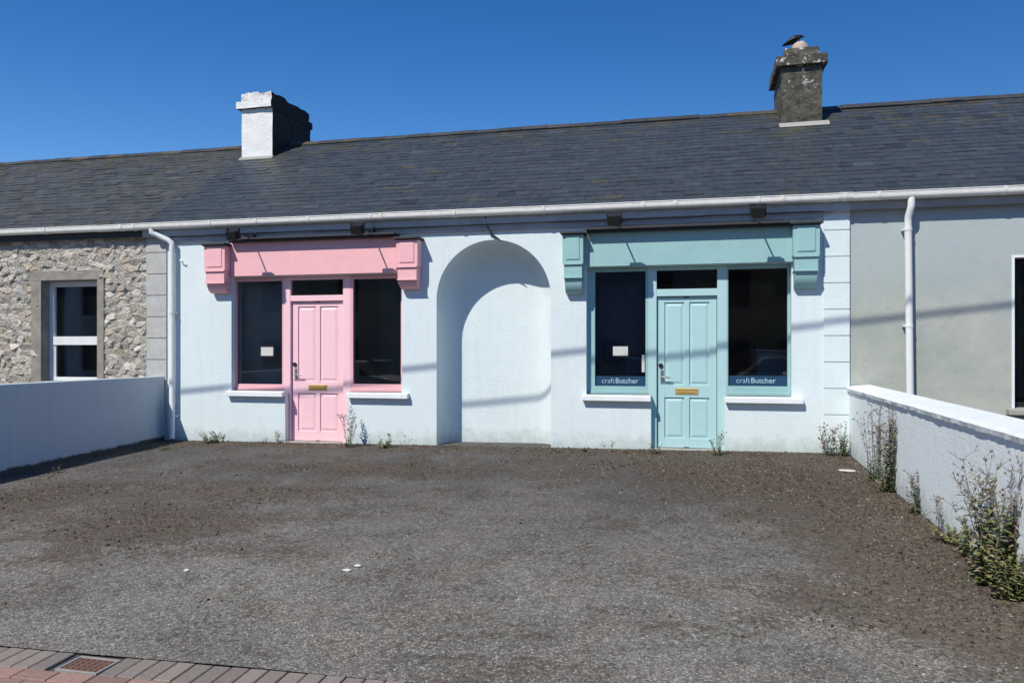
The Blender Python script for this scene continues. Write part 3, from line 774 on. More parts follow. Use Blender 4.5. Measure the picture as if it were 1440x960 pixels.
def notice(p0, q0, p1, q1, label, border=False):
    y = .131; x0, za = P(p0, q0, y); x1, zb = P(p1, q1, y); z1, z0 = max(za, zb), min(za, zb)
    t = thing('paper_notice', label, 'notice', ((x0+x1)/2, y, z0))
    mb = MB(); mb.box((x0, y, z0), (x1, y+.002, z1)); mb.build('paper', 'paper', t)
    if border:
        mb = MB(); e = .022; mb.box((x0-e, y+.0025, z0-e), (x1+e, y+.005, z1+e)); mb.build('border', 'black_metal', t)
notice(367, 488, 384, 500, 'small white notice with black border in the pink shopfront window', True)
notice(862, 487, 883, 500, 'small white landscape notice in the left window of the green shopfront')
notice(902.5, 499, 906.5, 523, 'narrow white card at the window edge beside the green door')

# things seen through the glass
mb = MB(); x0, x1 = PX(330, .35), PX(404, .35)
n = 22
mb.box((x0, .35, 1.16), (x1, .37, 2.45)); mb.box((x0+.02, .345, 1.13), (x1-.02, .375, 1.1595)); mb.box((x0, .42, .3), (x1, .44, 1.3))
o = mb.build('window_blind', 'blind', shop, label='dark grey roller blind')
mb = MB(); mb.box((PX(826, .5), .5, .3), (PX(922, .5), .52, 2.5)); mb.build('display_back_panel', 'navy', shop, label='navy back panel behind the display window')
def lathe(mb, cx, cy, prof, n=24, col=(1, 1, 1)):
    vs = [(cx+r*cos(2*pi*k/n), cy+r*sin(2*pi*k/n), z) for r, z in prof for k in range(n)]; m = len(prof)
    mb.add(vs, [(j*n+k, j*n+(k+1) % n, (j+1)*n+(k+1) % n, (j+1)*n+k) for j in range(m-1) for k in range(n)]+[tuple(range(n))[::-1], tuple((m-1)*n+k for k in range(n))], col)
sx, sz = P(538, 505, .7); t = thing('round_table', 'small round pale table just inside the right pink framed window', 'table', (sx, .7, -.05))
mb = MB(); lathe(mb, sx, .7, [(.15, sz-.03), (.155, sz-.015), (.15, sz)]); mb.build('table_top', 'pale_top', t)
mb = MB(); lathe(mb, sx, .7, [(.14, -.05), (.14, -.03), (.025, -.01), (.025, sz-.03)]); mb.build('leg', 'black_metal', t)
def counter(pxa, pxb, py, yy, tilt, label, dark):  # added counters, tops tilted to stand in for car reflections in the panes
    a, zt_ = P(pxa, py, yy); b = PX(pxb, yy); t = thing('reflection_counter', label, 'counter', ((a+b)/2, yy, 0.02))
    mb = MB(); mb.box((a, yy, .02), (b, yy+.6, zt_-.03)); mb.build('cabinet', 'counter' if not dark else 'navy', t, bevel=.01)
    mb = MB(); mb.hexa([(a-.02, yy-.03, zt_-.03+tilt), (b+.02, yy-.03, zt_-.03-tilt), (b+.02, yy+.62, zt_-.03-tilt), (a-.02, yy+.62, zt_-.03+tilt),
        (a-.02, yy-.03, zt_+tilt), (b+.02, yy-.03, zt_-tilt), (b+.02, yy+.62, zt_-tilt), (a-.02, yy+.62, zt_+tilt)]); mb.build('counter_top', 'pale_top' if not dark else 'counter', t, bevel=.005)
counter(1064, 1130, 492, .9, .015, 'added pale topped counter standing in for a car reflection in the right green framed window', False)
counter(870, 915, 502, .34, .02, 'added low dark counter standing in for a reflection in the left green framed window', True)

# ------------------------------------------------------------------ stone cottage front
def cottage_front():
    xa, xb = -11.9, XL
    wx0, wx1 = PX(60), PX(138.5); wz1 = P(100, 394)[1]; wz0 = P(100, 534)[1]-.02
    sx0, sx1, szt = PX(46), PX(148), P(100, 380.5)[1]
    st = 0.0125; nx = int((xb-xa)/st)+1; z0_, z1_ = -.3, WT; nz = int((z1_-z0_)/st)+1
    X = np.linspace(xa, xb, nx); Z = np.linspace(z0_, z1_, nz); XX, ZZ = np.meshgrid(X, Z)
    # irregular stones: jittered rows of seeds, wider than high
    seeds = []; z = z0_-.2
    while z < z1_+.2:
        h = random.uniform(.065, .13); x = xa-.3+random.uniform(0, .2)
        while x < xb+.3:
            wd = random.uniform(.08, .26); seeds.append((x+wd/2, z+h/2+random.uniform(-.035, .035), wd)); x += wd
        z += h
    S = np.array(seeds); ax = 0.62
    # warp
    wxn = np.array([[mn.noise(Vector((x*5, z*5, 0))) for x in X[::4]] for z in Z[::4]])
    wzn = np.array([[mn.noise(Vector((x*5, z*5, 9))) for x in X[::4]] for z in Z[::4]])
    def up(a): 
        ii = np.minimum(np.arange(nz)/4, a.shape[0]-1.001); jj = np.minimum(np.arange(nx)/4, a.shape[1]-1.001)
        i0 = ii.astype(int); j0 = jj.astype(int); fi = (ii-i0)[:, None]; fj = (jj-j0)[None]
        A = a[i0][:, j0]; B = a[np.minimum(i0+1, a.shape[0]-1)][:, j0]; C_ = a[i0][:, np.minimum(j0+1, a.shape[1]-1)]; D_ = a[np.minimum(i0+1, a.shape[0]-1)][:, np.minimum(j0+1, a.shape[1]-1)]
        return A*(1-fi)*(1-fj)+B*fi*(1-fj)+C_*(1-fi)*fj+D_*fi*fj
    U = XX+up(wxn)*.05; V = ZZ+up(wzn)*.04
    f1 = np.full(XX.shape, 9.); f2 = np.full(XX.shape, 9.); idx = np.zeros(XX.shape, int)
    for k, (sx_, sz_, wd) in enumerate(S):
        a_ = 0.11/(wd*.5+.04)
        i0, i1 = np.searchsorted(Z, sz_-.35), np.searchsorted(Z, sz_+.35); j0, j1 = np.searchsorted(X, sx_-.45), np.searchsorted(X, sx_+.45)
        if i1 <= i0 or j1 <= j0: continue
        sl = (slice(i0, i1), slice(j0, j1)); d = np.hypot((U[sl]-sx_)*a_*.85, (V[sl]-sz_)*1.15)
        F1, F2, I = f1[sl], f2[sl], idx[sl]; n_ = d < F1
        F2[:] = np.where(n_, F1, np.minimum(F2, d)); I[:] = np.where(n_, k, I); F1[:] = np.where(n_, d, F1)
    e = f2-f1; prof = np.clip(e/.022, 0, 1)**.45
    hs_ = rng.uniform(.3, 1.0, len(S)); tx_ = rng.normal(0, .17, len(S)); tz_ = rng.normal(0, .20, len(S))
    depth = prof*(.007+.012*hs_[idx])+prof*((XX-S[idx, 0])*tx_[idx]+(ZZ-S[idx, 1])*tz_[idx])
    fine = rng.normal(0, .0034, XX.shape); depth = np.clip(depth+fine*prof, -.004, .06)
    base = np.array([(.52, .49, .44), (.60, .575, .53), (.46, .435, .40), (.66, .64, .59), (.52, .465, .39), (.48, .47, .45)])
    ci = rng.integers(0, len(base), len(S)); cv = base[ci]*rng.uniform(.80, 1.12, (len(S), 1))*np.array([.94, .92, .87])
    mort = np.array((.40, .37, .32)); cc = cv[idx]*prof[..., None]+mort*(1-prof[..., None])
    me = bpy.data.meshes.new('wall'); off = ROOTLOC[cot]
    vs = np.stack([XX-off.x, -depth-off.y, ZZ-off.z], -1).reshape(-1, 3)
    fs = []
    for j in range(nz-1):
        zc = (Z[j]+Z[j+1])/2
        for i in range(nx-1):
            xc = (X[i]+X[i+1])/2
            if wx0-.06 < xc < wx1+.05 and wz0-.04 < zc < wz1+.05: continue
            q = j*nx+i; fs.append((q, q+1, q+nx+1, q+nx))
    me.from_pydata(vs.tolist(), [], fs); me.materials.append(M['rubble'])
    at = me.color_attributes.new('Col', 'FLOAT_COLOR', 'POINT'); at.data.foreach_set('color', np.concatenate([cc, np.ones(XX.shape+(1,))], -1).reshape(-1))
    o = bpy.data.objects.new('wall', me); COL.objects.link(o); o.parent = cot; ROOTLOC[o] = off; o['label'] = 'uncoursed grey rubble stone wall'
    mb = MB(); wall_sheet(mb, [(-17, -.4), (XL-.002, -.4), (XL-.002, WT), (-17, WT)], [[(wx0, wz0), (wx1, wz0), (wx1, wz1), (wx0, wz1)]], .003, .28)
    mb.build('wall_core', 'surround', cot)
    # plastered surround
    mb = MB(); s = -.035
    mb.box((sx0, s, wz0-.05), (wx0, .002, wz1)); mb.box((wx1, s, wz0-.05), (sx1, .002, wz1)); mb.box((sx0, s-.001, wz1), (sx1, .002, szt))
    mb.box((sx0-.03, -.06, wz0-.12), (sx1+.03, .1, wz0-.002))
    mb.build('window_surround', 'surround', cot, bevel=.006)
    # white sliding sash frame
    y0 = .13; mb = MB(); fx0, fx1 = wx0+.002, wx1-.002; zm1, zm0 = P(110, 473, y0)[1], P(110, 485, y0)[1]; fw = .085
    mb.box((fx0, y0, wz0), (fx0+fw, y0+.07, wz1-.002)); mb.box((fx1-fw*.55, y0, wz0), (fx1, y0+.07, wz1-.002))
    mb.box((fx0+fw, y0+.001, wz1-.09), (fx1-fw*.55, y0+.069, wz1-.003)); mb.box((fx0+fw, y0-.012, zm0), (fx1-fw*.55, y0+.069, zm1))
    mb.box((fx0+fw, y0+.001, wz0), (fx1-fw*.55, y0+.069, wz0+.06))
    mb.box((fx0+fw, y0+.01, wz0+.06), (fx0+fw+.03, y0+.068, zm0)); 
    wn = mb.build('window', 'white_gloss', cot, bevel=.005, label='white framed sash window')
    for a, b in ((wz0+.06, zm0), (zm1, wz1-.09)):
        mb = MB(); mb.box((fx0+fw+.0305, y0+.035, a+.0005), (fx1-fw*.55-.0005, y0+.041, b-.0005)); mb.build('pane', 'glass', wn)
    # net curtains
    for (a, b) in ((fx0+.02, fx0+.47), (fx1-.2, fx1-.01)):
        nn = 60; vs = []; 
        for i in range(nn+1):
            x = a+(b-a)*i/nn; yy = y0+.20+.022*sin(i*.9)+.01*sin(i*2.3); vs += [(x, yy, wz0), (x, yy, wz1)]
        mb = MB(); mb.add(vs, [(2*i, 2*i+2, 2*i+3, 2*i+1) for i in range(nn)]); mb.build('curtain', 'curtain', cot, smooth=True)
cottage_front()
mb = MB(); x_ = -17.0
mb.box((-17, -.02, -.3), (-11.902, .0, WT)); mb.build('end_wall', 'surround', cot)

# ------------------------------------------------------------------ grey house front
gx0, gx1 = PX(1427), 4.75; gz1, gz0 = P(1430, 362)[1], P(1430, 574)[1]
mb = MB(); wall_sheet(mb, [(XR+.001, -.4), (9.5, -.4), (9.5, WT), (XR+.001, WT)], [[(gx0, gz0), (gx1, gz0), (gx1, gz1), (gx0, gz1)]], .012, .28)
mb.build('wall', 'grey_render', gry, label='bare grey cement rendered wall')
mb = MB(); e = .028; y = .004
mb.box((gx0-e, y, gz0), (gx0, .05, gz1+e)); mb.box((gx1, y, gz0), (gx1+e, .05, gz1+e)); mb.box((gx0, y, gz1), (gx1, .05, gz1+e)); mb.build('window_edging', 'sill_white', gry, label='white painted edge round the window')
mb = MB(); mb.hexa([(gx0-.09, -.10, gz0-.075), (gx1+.09, -.10, gz0-.075), (gx1+.09, .011, gz0-.075), (gx0-.09, .011, gz0-.075), (gx0-.09, -.10, gz0-.012), (gx1+.09, -.10, gz0-.012), (gx1+.09, .011, gz0-.001), (gx0-.09, .011, gz0-.001)]); mb.build('window_sill', 'cement', gry, bevel=.008)
mb = MB(); f = .06; y = .20
for a, b, c, d_ in ((gx0, gx0+f, gz0, gz1), (gx1-f, gx1, gz0, gz1), (gx0+f, gx1-f, gz0, gz0+f), (gx0+f, gx1-f, gz1-f, gz1)): mb.box((a, y, c), (b, y+.06, d_))
wn = mb.build('window', 'black_metal', gry, bevel=.003); mb = MB(); mb.box((gx0+f, y+.03, gz0+f), (gx1-f, y+.036, gz1-f)); mb.build('pane', 'glass', wn)

# ------------------------------------------------------------------ chimneys
def rz(y): return EZ+(RZ-EZ)*(y-EY)/(RY-EY)
def rough_box(mb, a, b, mi=0, n=6, amp=.008, seed=0, top_amp=None):
    """box whose faces are cut into a grid and knocked about a little"""
    x0, y0, z0 = a; x1, y1, z1 = b; L = (x1-x0, y1-y0, z1-z0)
    bm = bmesh.new(); bmesh.ops.create_cube(bm, size=1); bmesh.ops.subdivide_edges(bm, edges=bm.edges, cuts=n, use_grid_fill=True)
    vs = []
    for v in bm.verts:
        p = Vector((x0+(v.co.x+.5)*L[0], y0+(v.co.y+.5)*L[1], z0+(v.co.z+.5)*L[2]))
        q = mn.noise_vector(p*6+Vector((seed, 0, 0)))*amp
        if top_amp and v.co.z > .49: q.z += mn.noise(p*14+Vector((0, seed, 0)))*top_amp
        vs.append(p+q)
    bm.verts.index_update()
    for f in bm.faces:
        nrm = f.normal; m_ = mi
        if isinstance(mi, tuple): m_ = mi[0] if nrm.y < -.5 or (nrm.x < -.5) else mi[1]
        mb.add([vs[v.index] for v in f.verts], [tuple(range(len(f.verts)))], mi=m_)
    bm.free()
# white chimney
ya = 2.50; lx0, lx1 = PX(340, ya), PX(383, ya); yb = 3.95
top = P(360, 143, ya)[1]; tt = P(360, 130, ya)[1]
mb = MB(); rough_box(mb, (lx0, ya, 4.4), (lx1, yb, top-.13), (0, 1), 8, .007, 1)
ch = mb.build('chimney', ['chimney_white', 'chimney_black'], shop, label='chimney painted white in front with a black side')
mb = MB(); rough_box(mb, (lx0-.075, ya-.07, top-.13), (lx1+.012, yb+.06, top-.005), (0, 1), 6, .010, 2)
mb.build('chimney_cap', ['chimney_white', 'chimney_black'], ch)
mb = MB(); rough_box(mb, (lx0-.005, ya-.005, top-.007), (lx1-.02, yb-.03, tt-.01), (0, 1), 8, .016, 3, .06)
mb.build('chimney_top_course', ['flaky_brick', 'chimney_black'], ch)
mb = MB(); q_ = .07; mb.hexa([(lx0-.03, ya-q_, rz(ya-q_)+.02), (lx1+.03, ya-q_, rz(ya-q_)+.02), (lx1+.03, ya, rz(ya)+.02), (lx0-.03, ya, rz(ya)+.02),
        (lx0-.03, ya-q_, rz(ya-q_)+.034), (lx1+.03, ya-q_, rz(ya-q_)+.034), (lx1+.03, ya, rz(ya)+.05), (lx0-.03, ya, rz(ya)+.05)]); mb.build('flashing', 'plain_grey', ch)
# dark chimney
yc = 2.50; rx0, rx1 = PX(1099, yc), PX(1156, yc); yd = 3.60
ctop = P(1130, 80, yc)[1]; cbot = P(1130, 92, yc)[1]; ttop = P(1130, 62, yc)[1]
mb = MB(); rough_box(mb, (rx0, yc, 4.4), (rx1, yd, cbot), 0, 8, .012, 5)
c2 = mb.build('chimney', 'chimney_dark', shop, label='weathered dark chimney splashed with white droppings')
mb = MB(); rough_box(mb, (rx0-.085, yc-.08, cbot), (rx1+.075, yd+.06, ctop+.01), 0, 6, .012, 6); mb.build('chimney_cap', 'chimney_dark', c2)
mb = MB(); bm = [(rx0+.0, yc+.0, ctop), (rx1-.02, yc+.0, ctop), (rx1-.02, yd-.05, ctop), (rx0, yd-.05, ctop), (rx0+.06, yc+.06, ttop-.02), (rx1-.04, yc+.05, ttop-.03), (rx1-.06, yd-.12, ttop-.03), (rx0+.08, yd-.12, ttop-.02)]
mb.hexa(bm); q = mb.build('chimney_flaunching', 'chimney_dark', c2, bevel=.02, sub=0)
mb = MB(); za = rz(yc-.12)+.02; mb.hexa([(rx0-.04, yc-.13, rz(yc-.13)+.02), (rx1+.10, yc-.13, rz(yc-.13)+.02), (rx1+.10, yc, rz(yc)+.02), (rx0-.04, yc, rz(yc)+.02),
        (rx0-.04, yc-.12, rz(yc-.13)+.042), (rx1+.10, yc-.12, rz(yc-.13)+.048), (rx1+.10, yc+.0, rz(yc)+.05), (rx0-.04, yc, rz(yc)+.045)]); mb.build('flashing', 'cement', c2, bevel=.01)
# broken pot
px_, pz_ = P(1125, 67, yc+.2); mb = MB(); n = 18; zb_ = ttop-.09
vs = []; pr = [(.13, zb_), (.135, zb_+.05), (.125, zb_+.11), (.12, zb_+.15), (.10, zb_+.165), (.09, zb_+.12), (.088, zb_+.03)]
for r_, z_ in pr:
    for k in range(n):
        a = 2*pi*k/n; br = .045*mn.noise(Vector((cos(a)*1.7, sin(a)*1.7, 3)))*(z_-zb_)/.2; vs.append((px_+r_*cos(a), yc+.2+r_*sin(a), z_+br-.02*(cos(a) > .2)*(z_-zb_)/.2))
mb.add(vs, [(j*n+k, j*n+(k+1) % n, (j+1)*n+(k+1) % n, (j+1)*n+k) for j in range(len(pr)-1) for k in range(n)]+[tuple((len(pr)-1)*n+k for k in range(n))])
mb.build('chimney_pot', 'pot_clay', c2, smooth=True, label='broken stub of a pale clay chimney pot')
# bird
def bird():
    hx, hz = P(1124, 56, yc+.45); tx_, tz_ = P(1100, 64, yc+.45); y = yc+.45
    t = thing('crow', 'black crow perched on the dark chimney behind the broken pot', 'bird', (hx-.08, y, ttop-.03))
    mb = MB(); k = (hx-tx_)/.30
    pts = [(tx_, y, tz_-.01), (tx_+.07*k, y, tz_+.012), (tx_+.13*k, y, tz_+.035), (tx_+.19*k, y, tz_+.065), (tx_+.24*k, y, tz_+.095), (hx-.015, y, hz+.035), (hx+.02, y, hz+.05), (hx+.045, y, hz+.045), (hx+.085, y, hz+.032)]
    mb.tube(pts, [.012, .028, .050, .066, .060, .042, .036, .018, .003], 12)
    for s in (-1, 1): mb.tube([(tx_+.19*k, y+s*.025, tz_+.03), (tx_+.185*k, y+s*.025, tz_-.03), (tx_+.20*k, y+s*.025, ttop-.04)], .006, 6)
    mb.build('body', 'bird_black', t, smooth=True, sub=1)
    for s in (-1, 1):
        mb = MB(); mb.tube([(tx_+.23*k, y+s*.05, tz_+.09), (tx_+.16*k, y+s*.066, tz_+.055), (tx_+.07*k, y+s*.045, tz_+.02), (tx_-.0, y+s*.015, tz_-.004)], [.02, .036, .026, .004], 8, flat=.4)
        mb.build('wing', 'bird_black', t, smooth=True)
bird()

# ------------------------------------------------------------------ floodlights over the signs
FN = ['black floodlight over the left end of the pink sign board', 'black floodlight over the right end of the pink sign board',
      'black floodlight over the left end of the green sign board', 'black floodlight over the right end of the green sign board']
for (px, py, by), lab in zip(((328, 331, 333), (503, 323, 325), (864, 310, 311), (1066, 299, 301)), FN):
    yl = -.56; x, z = P(px, py, yl); t = thing('floodlight', lab, 'floodlight', (x, -.01, z+.04), 'black floodlights over the two sign boards')
    mb = MB(); mb.tube([(x, -.01, z+.03), (x, yl*.5, z+.045), (x, yl+.03, z+.06)], .011, 8); mb.box((x-.035, -.012, z-.02), (x+.035, -.0005, z+.08)); mb.build('arm', 'black_metal', t)
    mb = MB()
    for s in (-1, 1): mb.box((x+s*.092-.006, yl-.025, z-.04), (x+s*.092+.006, yl+.025, z+.095))
    mb.box((x-.0979, yl-.018, z+.0955), (x+.0979, yl+.018, z+.105)); mb.build('yoke', 'black_metal', t, bevel=.002)
    a = R(25); mb = MB()
    hp = [(-.060, -.035), (.06, -.050), (.085, .075), (-.055, .085)]
    pr = [(yl+cos(a)*u-sin(a)*v, z-.015+sin(a)*u+cos(a)*v) for u, v in hp]
    mb.prismX(pr, x-.078, x+.078)
    for i in range(5): mb.box((x-.06+i*.028, yl-.065, z-.03), (x-.054+i*.028, yl+.02, z+.035))
    mb.build('lamp_head', 'black_metal', t, bevel=.004)
    mb = MB(); mb.prismX([(yl+.02, z-.068), (yl+.10, z-.045), (yl+.098, z-.05), (yl+.02, z-.074)], x-.075, x+.075); mb.build('lamp_glass', 'handle_metal', t)
    mb = MB(); mb.tube([(x+.03, -.06, z+.05), (x+.05, -.14, z+.09), (x+.09, -.11, z+.075)], .018, 8); mb.build('junction_box', 'black_metal', t)

# dangling cable end over the arch
pts = [(PX(p, y), y, P(p, q, y)[1]) for p, q, y in ((683, 305, -.12), (685, 318, -.05), (692, 330, -.03), (701, 336, -.02), (706, 340, -.015))]
mb = MB(); mb.tube(pts, [.010, .012, .014, .010, .006], 7); mb.tube([(pts[2][0]-.03, -.02, pts[2][2]), (pts[2][0]+.02, -.02, pts[2][2]-.01)], .010, 6)
tag(mb.build('loose_cable', 'cable'), 'short black cable end hanging from the eaves over the arched niche', 'cable')
x, z = P(257, 368, -.02); mb = MB(); mb.tube([(x-.03, -.001, z+.02), (x-.03, -.05, z+.02), (x+.02, -.06, z), (x+.035, -.05, z+.02)], .009, 8); mb.box((x-.05, -.008, z), (x-.01, -.0005, z+.04))
tag(mb.build('wall_hook', 'sill_white'), 'small white painted hook on the wall left of the pink sign', 'hook')
# a cable running along under the eaves
mb = MB(); xs = lin(XP+.3, XQ+.1, 40); mb.tube([(x, -.062-.004*sin(x*7), 3.018+.012*sin(x*1.9)+.006*sin(x*5.3)) for x in xs], .009, 6)
tag(mb.build('eaves_cable', 'fascia'), 'thin grey painted cable running along the wall under the gutter', 'cable')

# ------------------------------------------------------------------ yard walls
WX = -7.93
def strip_wall(mb, x0, x1, ztop, y0=-0.001, y1=KY, under=.4, n=60, amp=.004, seed=0, ztop2=None):
    ys = lin(y0, y1, n); vs = []
    zt2 = ztop if ztop2 is None else ztop2
    for y in ys:
        j = amp*mn.noise(Vector((seed, y*1.5, 0)))
        g = gz(x0, y)-under; zt = ztop+(zt2-ztop)*(y-y0)/(y1-y0)+amp*mn.noise(Vector((seed+5, y*1.3, 0)))
        vs += [(x0+j, y, g), (x1+j, y, g), (x1+j, y, zt), (x0+j, y, zt)]
    fs = []
    for i in range(n-1):
        for k in range(4): fs.append((i*4+k, i*4+(k+1) % 4, i*4+4+(k+1) % 4, i*4+4+k))
    fs += [(0, 1, 2, 3), tuple((n-1)*4+k for k in (3, 2, 1, 0))]; mb.add(vs, fs)
lw = thing('yard_wall', 'low blue grey boundary wall with flat top left of the yard', 'wall', (WX-.1, -3.4, gz(WX, -3.4)))
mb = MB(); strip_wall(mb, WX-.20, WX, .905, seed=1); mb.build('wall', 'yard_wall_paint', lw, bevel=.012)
rw = thing('yard_wall', 'low pale boundary wall with overhanging coping right of the yard', 'wall', (2.0, -3.4, gz(2, -3.4)))
mb = MB(); strip_wall(mb, 1.884, 2.09, .80, seed=3, ztop2=.765); mb.build('wall', 'right_wall_paint', rw)
def coping():
    mb = MB(); n = 160; ys = lin(-.026, KY-.02, n); vs = []; N = 6
    for y in ys:
        q = lambda s: .010*mn.noise(Vector((s, y*4.5, 0)))+.007*mn.noise(Vector((s+7, y*15, 0)))
        b = .80-.035*(y/KY)
        vs += [(1.862+q(1), y, b+.002+q(2)), (1.855+q(3), y, b+.038+q(4)*.5), (1.885+q(4)*.6, y, b+.062+q(5)*.4), (2.12, y, b+.085), (2.135, y, b+.06), (2.13, y, b+.002)]
    fs = [(i*N+k, i*N+(k+1) % N, (i+1)*N+(k+1) % N, (i+1)*N+k) for i in range(n-1) for k in range(N)]+[tuple(range(N)), tuple((n-1)*N+k for k in range(N))[::-1]]
    mb.add(vs, fs); return mb
coping().build('coping', 'sill_white', rw)

# ------------------------------------------------------------------ overhead cable and poles (out of the picture, their shadow falls on the fronts)
WY = -5.0; k_ = -SUN.z/SUN.y; kx = SUN.x/SUN.y
def wire_pt(xs):
    t_ = (xs+7.7)/11.54; zs = .664+(1.885-.664)*t_-.10*t_*(1-t_)*1.0
    return Vector((xs+SUN.x/(-SUN.y)*(-WY), WY, zs+SUN.z/(-SUN.y)*(-WY)))
cbl = MB(); cbl.tube([wire_pt(x) for x in lin(-20, 20, 60)], .021, 8)
tag(cbl.build('overhead_cable', 'cable'), 'thick black overhead cable whose shadow crosses the building fronts', 'cable')
for xe in (-20, 20):
    p = wire_pt(xe); t = MB(); t.tube([(p.x, p.y, gz(p.x, p.y)-.3), (p.x, p.y, p.z+.4)], [.14, .10], 14)
    tag(t.build('utility_pole', 'pole_wood'), 'tall wooden pole carrying the overhead cable at its %s end' % ('left' if xe < 0 else 'right'), 'pole')

# ------------------------------------------------------------------ houses across the road (only mirrored in the window glass)
def opposite():
    cols = [('house_cream', (0.62, 0.56, 0.44)), ('house_white', (0.72, 0.72, 0.70)), ('house_grey', (0.34, 0.34, 0.34)), ('house_ochre', (0.52, 0.36, 0.20))]
    for n, c in cols: simple(n, c, 0.9)
    word = ['cream', 'white', 'grey', 'ochre']
    for k in range(12):
        x0 = -46+k*6.6; x1 = x0+6.59; n = cols[k % 4][0]
        t = thing('terrace_house', '%s two storey terraced house across the road' % word[k % 4], 'building', ((x0+x1)/2, -20.2, -.5), 'two storey houses across the road')
        holes = [[(x0+a, z), (x0+a+1.0, z), (x0+a+1.0, z+1.4), (x0+a, z+1.4)] for a in (.9, 4.6) for z in (.3, 2.9)]
        mb = MB(); wall_sheet(mb, [(x0, -1), (x1, -1), (x1, 5.2), (x0, 5.2)], holes, -20.0, -20.3); mb.build('wall', n, t)
        for h in holes:
            mb = MB(); mb.box((h[0][0]-.02, -20.25, h[0][1]), (h[1][0]+.02, -20.2, h[2][1])); mb.build('window', 'black_metal', t)
        mb = MB(); mb.box((x0+2.9, -20.06, -.5), (x0+3.8, -19.99, 1.7)); mb.build('door', 'wood_dark', t)
        mb = MB(); mb.prismX([(-19.8, 5.1), (-23.5, 7.8), (-27, 5.1)], x0, x1); mb.build('roof', 'slate', t)
opposite()
def car(cx, cy, colour, mat, label):
    g = gz(cx, -9.5); t = thing('parked_car', label, 'car', (cx, cy, g), 'cars parked on the road behind the viewer')
    def ext(mb, pr, y0, y1, ty=0.0, ztop=None):
        n = len(pr); zt = max(p[1] for p in pr); zb = min(p[1] for p in pr)
        ins = lambda z: ty*(z-zb)/(zt-zb) if ty else 0
        mb.add([(cx+x, cy+y0+ins(z), g+z) for x, z in pr]+[(cx+x, cy+y1-ins(z), g+z) for x, z in pr],
               [(i, (i+1) % n, n+(i+1) % n, n+i) for i in range(n)]+[tuple(range(n))[::-1], tuple(range(n, 2*n))])
    mb = MB(); ext(mb, [(-2.0, .30), (2.0, .30), (2.03, .62), (1.95, .80), (1.05, .95), (-1.75, .98), (-2.0, .80)], -.85, .85); mb.build('body', mat, t, bevel=.06, segs=3)
    mb = MB(); ext(mb, [(-1.70, .96), (1.05, .94), (.35, 1.36), (-1.25, 1.37)], -.80, .80, .14); mb.build('side_glass', 'black_metal', t, bevel=.03)
    mb = MB(); ext(mb, [(-1.28, 1.372), (.36, 1.362), (.2, 1.43), (-1.1, 1.44)], -.66, .66); mb.build('roof', mat, t, bevel=.03)
    for x in (-1.25, 1.28):
        for y in (-.86, .70):
            mb = MB(); mb.tube([(cx+x, cy+y, g+.31), (cx+x, cy+y+.18, g+.31)], .31, 24); w_ = mb.build('wheel', 'black_metal', t)
            mb = MB(); mb.tube([(cx+x, cy+y-.006, g+.31), (cx+x, cy+y+.186, g+.31)], .19, 16); mb.build('rim', 'handle_metal', w_)
    for y in (-.6, .6):
        mb = MB(); mb.box((cx+1.93, cy+y-.16, g+.60), (cx+2.045, cy+y+.16, g+.74)); mb.build('headlight', 'sill_white', t, bevel=.02)
for n, c in (('car_silver', (0.55, 0.56, 0.58)), ('car_white', (0.75, 0.75, 0.75)), ('car_blue', (0.05, 0.10, 0.22))): simple(n, c, 0.25)
car(3.2, -13.4, 'silver', 'car_silver', 'silver hatchback faintly mirrored in the right window beside the green door')
car(-3.3, -13.6, 'blue', 'car_blue', 'blue hatchback parked on the road, mirrored left of the green door')
car(-11.2, -13.4, 'white', 'car_white', 'white hatchback faintly mirrored in the right window beside the pink door')

# ------------------------------------------------------------------ weeds
GREENS = [(0.15, 0.18, 0.065), (0.10, 0.14, 0.055), (0.22, 0.21, 0.085), (0.075, 0.10, 0.05), (0.30, 0.25, 0.15)]
def jitter(c, a=.2):
    v = random.uniform(1-a, 1+a); return (c[0]*v*random.uniform(.92, 1.1), c[1]*v, c[2]*v*random.uniform(.9, 1.1))
def leaf(mb, p, d, L, w, c, droop=.3):
    d = d.normalized(); s = d.cross(Vector((0, 0, 1)))
    if s.length < .05: s = Vector((1, 0, 0))
    s.normalize(); up = s.cross(d)
    m1 = p+d*L*.35+up*L*.05; m2 = p+d*L*.75-Vector((0, 0, droop*L*.25)); tip = p+d*L-Vector((0, 0, droop*L*.6))
    mb.add([p, m1+s*w*.5, m1-s*w*.5, m2+s*w*.42, m2-s*w*.42, tip, m1-up*.15*w, m2-up*.15*w],
           [(0, 6, 1), (0, 2, 6), (1, 6, 7, 3), (6, 2, 4, 7), (3, 7, 5), (7, 4, 5)], c)
